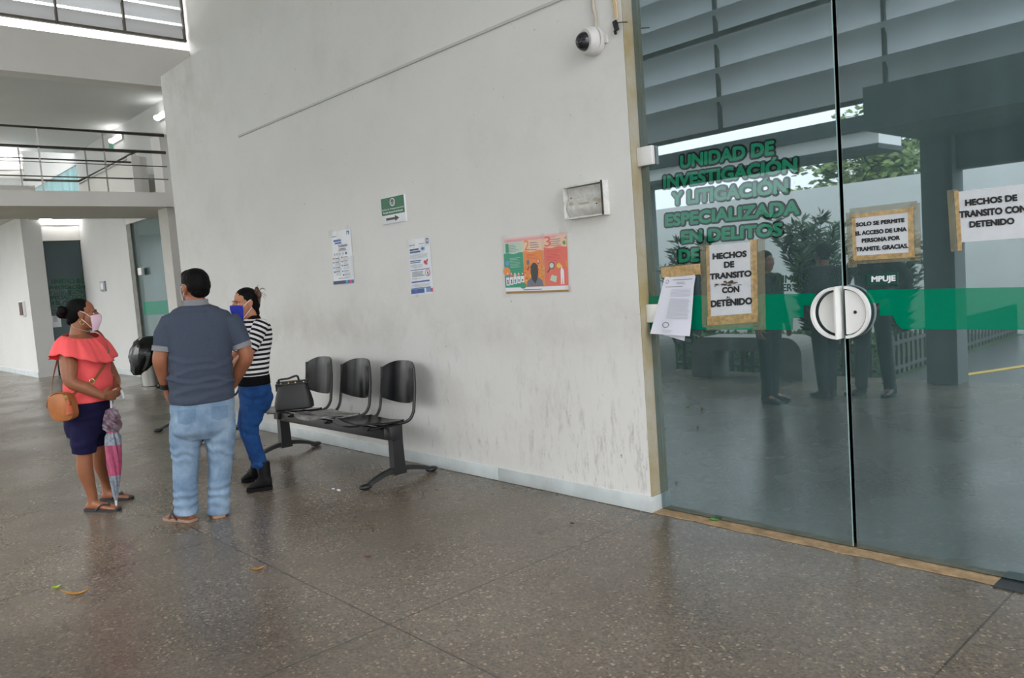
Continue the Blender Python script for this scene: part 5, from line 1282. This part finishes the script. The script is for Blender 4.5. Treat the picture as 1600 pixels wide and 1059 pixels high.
# ------------------------------------------------------------------ man in the polo shirt, seen from behind
def man_polo():
    g = onz(316,811); v = Vector((g.x,g.y,0)).normalized(); r2 = Vector((v.y,-v.x,0))
    b = Body(g, v*.975-r2*.2); P, F, L_ = b.P, b.F, b.L
    root = empty('person', b.g, 'person seen from behind in a dark blue-grey polo shirt and light jeans', 'person')
    hf = (v*.86-r2*.50).normalized(); U = Z; hc = P(304,450)
    sL, sR = P(267,499,-.0), P(361,496,.0)
    eL, wL = P(250.5,560,-.03), P(258.5,603,.07); eR, wR = P(384.5,556,-.02), P(364.5,600,.13)
    heL, toL = onz(303,814.5), onz(262,809.5); heR = onz(343.5,809); toR = heR+(F*.9+b.r*.10).normalized()*.26
    aL = heL.lerp(toL,.2)+Z*.085; aR = heR.lerp(toR,.2)+Z*.085
    bm = new_bm(); head(bm, hc, hf, U, 1.06, P(305,479), .062)
    loft(bm, [(P(305,472),.066,.062),(P(306,480),.11,.078),(P(310,490),.18,.095),(P(313,505),.195,.11),(P(314,540),.185,.12),(P(314,580),.185,.13),(P(316,630),.185,.13),(P(317,660),.17,.12)], L_, F)
    limb(bm, [sL+b.r*.03-Z*.03, sL.lerp(eL,.5), eL, eL.lerp(wL,.4), wL], [.048,.052,.050,.047,.032]); limb(bm, [sR-b.r*.03-Z*.03, sR.lerp(eR,.5), eR, eR.lerp(wR,.4), wR], [.048,.052,.050,.047,.032])
    for hp, kn, an in ((P(291,665,0),P(289,725,.02),aL),(P(342,662,0),P(344,722,.02),aR)): limb(bm, [hp, kn, an+Z*.08, an-Z*.03], [.085,.058,.042,.038])
    foot(bm, heL, toL, 1.05); foot(bm, heR, toR, 1.05)
    hand(bm, wL, P(263,627,.10)-wL, b.r*.8+F*.2, F, .35, 1.05); hand(bm, wR, P(356,622,.2)-wR, -b.r, F, .3, 1.05)
    fuse('body', bm, SKIN3, root, .006, 5); face_bits(hc, hf, U, 1.06, root)
    S = hf.cross(U); bm = new_bm(); E = lambda f, u, a, b_, h: ellipsoid(bm, hc+hf*f+U*u, S, hf, U, a, b_, h, 22, 14)
    E(-.020,.050,.085,.104,.084); E(-.052,.020,.081,.070,.075); E(-.062,-.020,.070,.045,.050); E(.030,.088,.066,.055,.040)
    fuse('hair', bm, HAIR, root, .005, 3, wob=.0022, wscale=70.)
    face_mask(hc, hf, U, 1.08, root, mat('pale_mask', srgb(206,214,218), .8))
    PO = mat('heather_navy', srgb(74,82,98), .9, vscale=380., col2=srgb(54,61,75), bump=.25, bscale=260., spec=.2); GY = mat('grey_rib', srgb(124,126,130), .9, bump=.3, bscale=240.)
    def half(x0, x1, y): return (P(x0,y)-P(x1,y)).length/2
    bm = new_bm(); secs = []
    for y, x0, x1, d in ((476.5,281,328,.078),(483,268,343,.095),(491,257,360,.115),(503,253,369,.132),(525,258,367,.145),(552,261,364,.148),(580,262,364,.156),(605,264,366,.158),(627,266.5,366.5,.155)):
        secs.append((P((x0+x1)/2, y), half(x0,x1,y), d))
    loft(bm, secs, L_, F, 40, 2.5)
    tubeflat(bm, [P(272,498), P(259,523,-.01), P(254,547,-.02)], [.078,.070,.064]); tubeflat(bm, [P(355,496), P(370,519,-.01), P(378,541,-.015)], [.078,.070,.064])
    def folds(p):
        z = p.z; u = (p-g).dot(b.r); d = 0
        for zc, am, sl, w in ((1.02,.007,.16,.016),(.965,.009,-.10,.014),(.90,.007,.12,.018),(1.10,.005,-.2,.016),(.84,.005,.05,.02)):
            zz = zc+sl*u+.012*sin(u*21+zc*50); d += am*math.exp(-((z-zz)/w)**2)-am*.6*math.exp(-((z-zz-w*1.9)/w)**2)
        for uc in (-.17,.17): d += .006*math.exp(-((u-uc)/.02)**2)*max(0, min(1, (z-1.0)*4))*sin(z*30)
        return d
    sh = fuse('polo_shirt', bm, PO, root, .006, 3, folds=folds)
    bm = new_bm(); c = P(304.5,476); ringband(bm, c-Z*.006, L_, .086, F, .080, .040, .006); build('collar', bm, GY, sh)
    for p0, p1, q in ((P(254.7,541,-.02),P(253.6,549,-.022),.0675),(P(376,536,-.014),P(379,543,-.016),.0675)):
        bm = new_bm(); arm_band(bm, p0, p1, q, .008); build('sleeve_cuff', bm, GY, sh)
    DN = denim('light_denim', srgb(142,164,186), srgb(100,124,150))
    bm = new_bm()
    loft(bm, [(P(316,610),half(268,365,610),.140),(P(316.5,630),half(266.5,367,630),.148),(P(317,652),half(266,368,652),.155),(P(317,668),half(267,367,668),.145),(P(317,683),half(282,352,680),.095)], L_, F, 40, 2.6)
    tubeflat(bm, [P(291.5,660,0), P(290,690,.01), P(290,725,.02), P(290,765,.015), P(291.5,803,.01)], [.112,.102,.085,.078,.080]); tubeflat(bm, [P(343,658,0), P(344,690,.01), P(344.5,722,.02), P(342.5,765,.02), P(341,802,.02)], [.110,.099,.080,.072,.075])
    def jf(p):
        z = p.z; a = .0
        n1 = noise.noise(Vector((p.x*9, p.y*9, z*6)))
        a += .006*math.exp(-((z-.14)/.10)**2)*sin(z*95+5*n1+p.x*25)+.004*math.exp(-((z-.48)/.10)**2)*sin(z*70+6*n1+p.y*30)+.003*n1
        a += .004*math.exp(-((z-.74)/.07)**2)*sin(z*60+abs((p-g).dot(b.r))*40)
        return a
    je = fuse('jeans', bm, DN, root, .006, 9, folds=jf)
    # back pockets
    dk = denim('pocket_denim', srgb(120,144,168), srgb(92,116,142))
    from mathutils.bvhtree import BVHTree
    tree_ = BVHTree.FromPolygons([v_.co+g for v_ in je.data.vertices], [list(q.vertices) for q in je.data.polygons])
    def drape(x0, x1, y0, y1, tilt, lift, n=10):
        bm = new_bm(); f_, b_ = [], []
        for j in range(n+1):
            r1, r2_ = [], []
            for i in range(n+1):
                u, t = i/n, j/n; y = y0+(y1-4*abs(2*u-1)-y0)*t-tilt*u; o = P(x0+(x1-x0)*u, y, -.5); d_ = (P(x0+(x1-x0)*u, y, 0)-o).normalized()
                h = tree_.ray_cast(o, d_); q = h[0] if h[0] is not None else P(x0+(x1-x0)*u, y, -.15); r1.append(q-d_*lift); r2_.append(q+d_*.004)
            f_.append(r1); b_.append(r2_)
        tv = [[bm.verts.new(p_) for p_ in r_] for r_ in f_]; bv = [[bm.verts.new(p_) for p_ in r_] for r_ in b_]
        for j in range(n):
            for i in range(n):
                bm.faces.new((tv[j][i],tv[j][i+1],tv[j+1][i+1],tv[j+1][i])); bm.faces.new((bv[j][i],bv[j+1][i],bv[j+1][i+1],bv[j][i+1]))
        rim = [(0,i) for i in range(n)]+[(j,n) for j in range(n)]+[(n,n-i) for i in range(n)]+[(n-j,0) for j in range(n)]
        for x in range(len(rim)):
            a_, c_ = rim[x], rim[(x+1) % len(rim)]; bm.faces.new((tv[a_[0]][a_[1]],bv[a_[0]][a_[1]],bv[c_[0]][c_[1]],tv[c_[0]][c_[1]]))
        return bm
    for x0, x1, y0, y1 in ((277,306,641,665),(330,356,635,658)): build('back_pocket', drape(x0, x1, y0, y1, 2.5, .003), dk, je)

    sm, st = mat('sandal_sole', srgb(150,122,104), .8), mat('sandal_strap', srgb(46,36,34), .6)
    sandal(heL, toL, root, sm, st, False, 1.12, 'sandal'); sandal(heR, toR, root, sm, st, False, 1.12, 'sandal')
    bm = new_bm(); d = (wL-eL).normalized(); p = wL-d*.010; arm_band(bm, p-d*.017, p+d*.017, .041, .006); o = build('wristwatch', bm, M['black'], root)
    bm = new_bm(); lathe(bm, p-b.r*.038, -b.r, [(.022,0),(.022,.010),(.018,.012)], 16); build('watch_case', bm, M['black'], o)
man_polo()

# ------------------------------------------------------------------ woman in the striped top
def stripes(name, axis, pitch, duty, off):
    m, nt = nodes_of(name); out = N(nt, 'ShaderNodeOutputMaterial'); bs = N(nt, 'ShaderNodeBsdfPrincipled', i_Roughness=.9); bs.inputs['Specular IOR Level'].default_value = .2; L(nt, bs, 0, out, 0)
    tc = N(nt, 'ShaderNodeTexCoord'); dt = N(nt, 'ShaderNodeVectorMath', operation='DOT_PRODUCT'); L(nt, tc, 'Object', dt, 0); dt.inputs[1].default_value = Vector(axis).normalized()/pitch
    ad = N(nt, 'ShaderNodeMath', operation='ADD', i_1=off); L(nt, dt, 'Value', ad, 0); fr = N(nt, 'ShaderNodeMath', operation='FRACT'); L(nt, ad, 0, fr, 0)
    lt = N(nt, 'ShaderNodeMath', operation='LESS_THAN', i_1=duty); L(nt, fr, 0, lt, 0)
    mx = N(nt, 'ShaderNodeMix', data_type='RGBA'); L(nt, lt, 0, mx, 'Factor'); mx.inputs[6].default_value = rgba(srgb(214,212,214)); mx.inputs[7].default_value = rgba(srgb(20,19,22)); L(nt, mx, 2, bs, 'Base Color'); return m
def woman_striped():
    b = Body(onz(409,761), (-.25,-.97)); P, F, L_ = b.P, b.F, b.L
    root = empty('person', b.g, 'person in a black and white striped top, blue jeans and blue face mask', 'person')
    hf = (-b.r*.90-b.v*.42).normalized(); U = (Z+hf*.05).normalized(); hc = P(383,474.5)
    Cc = P(402,509); ls_, rs_ = Cc+L_*.135, Cc-L_*.135
    eL, wL = P(392,546,-.17), P(367,566,-.12); eR, wR = P(372,552,.10), P(352,566,.03)
    heL, toL = onz(424,764), onz(388,768.5); heR, toR = onz(404,750), onz(379,754)
    kL, kR = P(391.5,671,-.08), P(384,667,.07); aL = P(412,730,-.08); aR = P(403,722,.10)
    bm = new_bm(); head(bm, hc, hf, U, .98, P(392,500), .048)
    loft(bm, [(P(392,494),.05,.05),(P(395,501),.065,.10),(P(400,510),.085,.14),(P(401,530),.095,.135),(P(398,560),.09,.125),(P(396,598),.10,.14),(P(399,625),.11,.15)], F, L_)
    limb(bm, [ls_, ls_.lerp(eL,.5), eL, eL.lerp(wL,.4), wL], [.045,.043,.036,.034,.025]); limb(bm, [rs_, rs_.lerp(eR,.5), eR, eR.lerp(wR,.4), wR], [.045,.043,.036,.034,.025])
    hand(bm, wL, F-Z*.25, -L_, Z, .4, .93); hand(bm, wR, F-Z*.3, L_, Z, .4, .93)
    for hp, kn, an in ((P(398,622,-.08),kL,aL),(P(395,622,.07),kR,aR)): limb(bm, [hp, kn, kn.lerp(an,.5), an+Z*.03, an-Z*.03], [.075,.040,.036,.028,.028])
    foot(bm, heL.lerp(toL,.08)+Z*.022, heL.lerp(toL,.84)+Z*.022, .62); foot(bm, heR.lerp(toR,.08)+Z*.022, heR.lerp(toR,.84)+Z*.022, .62)
    fuse('body', bm, SKIN2, root, .0055, 5); face_bits(hc, hf, U, .98, root)
    S = hf.cross(U); bm = new_bm(); E = lambda f, u, a, b_, h: ellipsoid(bm, hc+hf*f+U*u, S, hf, U, a, b_, h, 20, 12)
    E(-.024,.042,.078,.094,.084); E(-.062,.006,.068,.052,.082); limb(bm, [hc-hf*.055, hc-hf*.075-U*.075], [.05,.03]); fuse('hair', bm, HAIR, root, .005, 3, wob=.003, wscale=50.)
    bm = new_bm(); bc = P(400.5,459); random.seed(6)
    for k in range(10): ellipsoid(bm, bc+Vector((random.gauss(0,.014), random.gauss(0,.014), random.gauss(0,.020)-.012)), b.r, b.v, Z, .020, .024, .030, 10, 8)
    limb(bm, [P(403,472), P(401,462), hc-hf*.06+U*.06], [.020,.024,.03]); fuse('hair_bun', bm, HAIRB, root, .004, 2, wob=.005, wscale=40.)
    bm = new_bm()
    for k in range(7): a = random.uniform(-1.2,1.4); q = bc+b.r*(.075*cos(a))+Z*(.07*sin(a)); tube(bm, spline([bc, bc.lerp(q,.6)+Z*.02, q]), .0012, 4)
    build('loose_strands', bm, HAIRB, root)
    face_mask(hc, hf, U, 1.06, root, mat('blue_mask', srgb(24,40,150), .8, bump=.15, bscale=200.), mat('white_loop', srgb(225,225,230), .7))
    ST = stripes('knit_stripes', (0,0,1), .036, .5, .2)
    bm = new_bm(); loft(bm, [(P(392,497),.060,.066),(P(396,502),.085,.125),(P(401,511),.104,.150),(P(402,530),.110,.148),(P(399.5,556),.104,.140),(P(397,578),.108,.150),(P(396,588),.112,.155)], F, L_)
    ellipsoid(bm, P(392,530)+F*.03, F, L_, Z, .085, .12, .08)
    tp = fuse('striped_top', bm, ST, root, .005, 3, wob=.002, wscale=12.)
    for s, e, nm, off in ((ls_, eL, 'sleeve', .1), (rs_, eR, 'sleeve', .4)):
        bm = new_bm(); q = s.lerp(e, 1.0); limb(bm, [s-L_*0+Z*.004, s.lerp(e,.4), s.lerp(e,.75)], [.060,.056,.050]); tubeflat(bm, [s.lerp(e,.3), q], [.056,.047]); fuse(nm, bm, stripes('sleeve_stripes', (e-s), .036, .5, off), tp, .005, 3)
    BK = mat('black_knit', (.006,.006,.007), .95, spec=.05)
    bm = new_bm(); loft(bm, [(P(396,585),.115,.157),(P(396.5,592),.118,.160),(P(397,600),.120,.163)], F, L_); fuse('hem_band', bm, BK, tp, .005, 2)
    bm = new_bm(); rs = []; n = 28
    c = P(391.5,499)
    for zz, a, q in ((-.012,.078,.098),(.010,.070,.082),(.030,.062,.068),(.028,.056,.062),(.008,.062,.072),(-.014,.070,.088)): rs.append([p+Z*(-.040*max(0,(p-c).dot(F)/.07)) for p in oval(c+Z*zz-F*.004, F, a, L_, q, n)])
    rings(bm, rs, cap=False, close=True); build('collar', bm, BK, tp)
    DN = denim('blue_denim', srgb(34,78,136), srgb(16,46,92)); bm = new_bm()
    loft(bm, [(P(397,594),.110,.150),(P(398,606),.118,.160),(P(400,622),.124,.166),(P(399,636),.112,.160),(P(397,645),.085,.13)], F, L_)
    tubeflat(bm, [P(399,626,-.082), P(394.5,650,-.082), kL, P(399,700,-.08), aL-Z*.03], [.092,.080,.060,.054,.046]); tubeflat(bm, [P(395,626,.075), P(388,648,.075), kR, P(393,695,.085), aR-Z*.03], [.090,.078,.058,.052,.045])
    fuse('jeans', bm, DN, root, .005, 3, folds=wrinkle(((.20,.07),(.48,.07),(.72,.06)), .0035, 85))
    SH = mat('black_shoe', (.006,.006,.007), .6, spec=.15); SO = mat('black_sole', (.009,.009,.010), .8, spec=.1); LC = mat('black_lace', (.03,.03,.032), .8)
    for he, to, an in ((heL,toL,aL),(heR,toR,aR)):
        d = (to-he).normalized(); s = Vector((-d.y,d.x,0)); ln = (to-he).length; k = ln/.20
        bm = new_bm(); pr = [(-.06,.028),(.05,.038),(.4,.036),(.7,.044),(.92,.040),(1.06,.018)]
        poly_extrude(bm, [he+d*(ln*t)+s*w+Z*.001 for t, w in pr]+[he+d*(ln*t)-s*w+Z*.001 for t, w in reversed(pr)], Z, .026); 
        bm2 = new_bm(); rs = []
        for t, w, h, z in ((-.06,.02,.03,.06),(-.02,.032,.045,.065),(.2,.036,.052,.07),(.42,.036,.044,.062),(.68,.041,.026,.045),(.9,.036,.017,.036),(1.05,.015,.008,.03)): rs.append(oval(he+d*(ln*t)+Z*z, s, w, Z, h, 18, 2.3))
        rings(bm2, rs); ac = Vector((an.x, an.y, 0)); tubeflat(bm2, [he+d*(ln*.22)+Z*.06, (he+d*(ln*.22)).lerp(ac,.5)+Z*.10, an+Z*.045], [.044,.047,.049])
        sh = fuse('sneaker', bm2, SH, root, .005, 3); build('sole', bm, SO, sh, smooth=False)
        bm = new_bm()
        for i in range(4): c = he+d*(ln*(.42+.10*i))+Z*(.112-.016*i); tube(bm, [c-s*.022, c+Z*.004, c+s*.022], .0045, 6)
        build('laces', bm, LC, sh)
woman_striped()

# ------------------------------------------------------------------ three people beside the camera, mirrored dark in the glass
def bystander(g, F, H, label, top, low, pose, skin, longhair=False):
    g = Vector(g); F = Vector(F).normalized(); L_ = Z.cross(F); k = H/1.72; root = empty('person', g, label, 'person')
    Q = lambda f, l, z: g+F*f*k+L_*l*k+Z*z*k
    hc = Q(.01,0,1.605); hips = (Q(0,.09,.9), Q(0,-.09,.9)); st = pose.get('step', (.03,-.03)); wd = pose.get('wide', .10)
    bm = new_bm(); head(bm, hc, F, Z, k, Q(-.01,0,1.47)); arms = []
    for i, s in enumerate((1,-1)):
        sh = Q(-.01, s*.185, 1.41); 
        if pose.get('akimbo'): el = Q(-.06, s*.36, 1.17); wr = Q(.05, s*.19, 1.00)
        elif pose.get('clasp'): el = Q(-.02, s*.25, 1.12); wr = Q(.20, s*.06, 1.02)
        else: el = Q(-.03, s*.25, 1.12); wr = Q(.06, s*.24, .87)
        arms.append((sh, el, wr)); limb(bm, [sh-Z*.04*k-L_*s*.03*k, el, wr], [.042*k,.040*k,.028*k]); d = (wr-el).normalized() if not pose.get('akimbo') else (-L_*s*.4+F*.3-Z*.6)
        hand(bm, wr, d, -L_*s, F, .4, k)
    loft(bm, [(Q(0,0,1.48),.06*k,.055*k),(Q(-.01,0,1.42),.14*k,.075*k),(Q(0,0,1.28),.15*k,.10*k),(Q(0,0,1.05),.145*k,.10*k),(Q(0,0,.88),.16*k,.11*k)], L_, F)
    feet = []
    for i, s in enumerate((1,-1)):
        he = Q(st[i]-.06, s*wd, 0); to = Q(st[i]+.19, s*(wd+.04), 0); feet.append((he, to)); an = Q(st[i], s*wd, .08); limb(bm, [hips[i], Q(st[i]*.5+.01, s*(.09+wd)/2, .48), an], [.075*k,.052*k,.036*k]); foot(bm, he+Z*.015, to+Z*.015)
    fuse('body', bm, skin, root, .009, 4); face_bits(hc, F, Z, k, root)
    S = F.cross(Z); bm = new_bm(); ellipsoid(bm, hc-F*.022*k+Z*.045*k, S, F, Z, .082*k, .098*k, .084*k); ellipsoid(bm, hc-F*.055*k, S, F, Z, .074*k, .052*k, .08*k)
    if longhair: limb(bm, [hc-F*.06*k, Q(-.12,0,1.45), Q(-.13,0,1.30)], [.07,.075,.04])
    fuse('hair', bm, HAIR, root, .008, 3)
    bm = new_bm(); loft(bm, [(Q(0,0,1.475),.07*k,.07*k),(Q(-.01,0,1.43),.185*k,.10*k),(Q(0,0,1.28),.185*k,.13*k),(Q(0,0,1.05),.165*k,.12*k),(Q(0,0,.83),.18*k,.125*k)], L_, F)
    for sh, el, wr in arms: limb(bm, [sh, sh.lerp(el,.4)], [.066*k,.063*k]); tubeflat(bm, [sh, el, el.lerp(wr,.9)], [.066*k,.056*k,.042*k])
    fuse('jacket', bm, top, root, .009, 3, wob=.004, wscale=8.)
    bm = new_bm(); loft(bm, [(Q(0,0,.98),.15*k,.105*k),(Q(0,0,.9),.172*k,.118*k),(Q(0,0,.80),.15*k,.10*k)], L_, F)
    for i, s in enumerate((1,-1)): tubeflat(bm, [hips[i], Q(st[i]*.5+.01, s*(.09+wd)/2, .48), Q(st[i], s*wd, .05)], [.09*k,.072*k,.062*k])
    fuse('trousers', bm, low, root, .009, 3, wob=.004, wscale=8.)
    for he, to in feet:
        d = (to-he).normalized(); s = Vector((-d.y,d.x,0)); ln = (to-he).length; bm = new_bm(); rs = []
        for t, w, h in ((-.05,.022,.035),(.05,.036,.045),(.3,.038,.05),(.6,.045,.032),(.9,.042,.026),(1.08,.016,.018)): rs.append(oval(he+d*(ln*t)+Z*(h+.002), s, w, Z, h, 16, 2.5))
        rings(bm, rs); build('shoe', bm, M['black'], root)
DS, DB, DG = mat('black_suit', (.010,.011,.013), .8), mat('dark_trousers', (.012,.013,.018), .85), mat('dark_jacket', (.016,.018,.022), .8)
bystander((-4.2,.24,0), (.9,.2,0), 1.56, 'dark-clothed person mirrored between the notice and the half-moon pulls, leftmost of three', DS, DB, {'step': (.0,-.04), 'wide': .07}, SKIN2, True)
bystander((-3.82,-.22,0), (-.85,-.5,0), 1.60, 'dark-clothed person mirrored right behind the door gap and pulls', DG, DB, {'clasp': True, 'wide': .06}, SKIN3)
bystander((-3.46,-.54,0), (-.2,1,0), 1.70, 'dark-clothed person mirrored with hands on hips behind the push plate', DS, DB, {'akimbo': True, 'wide': .15}, SKIN3)
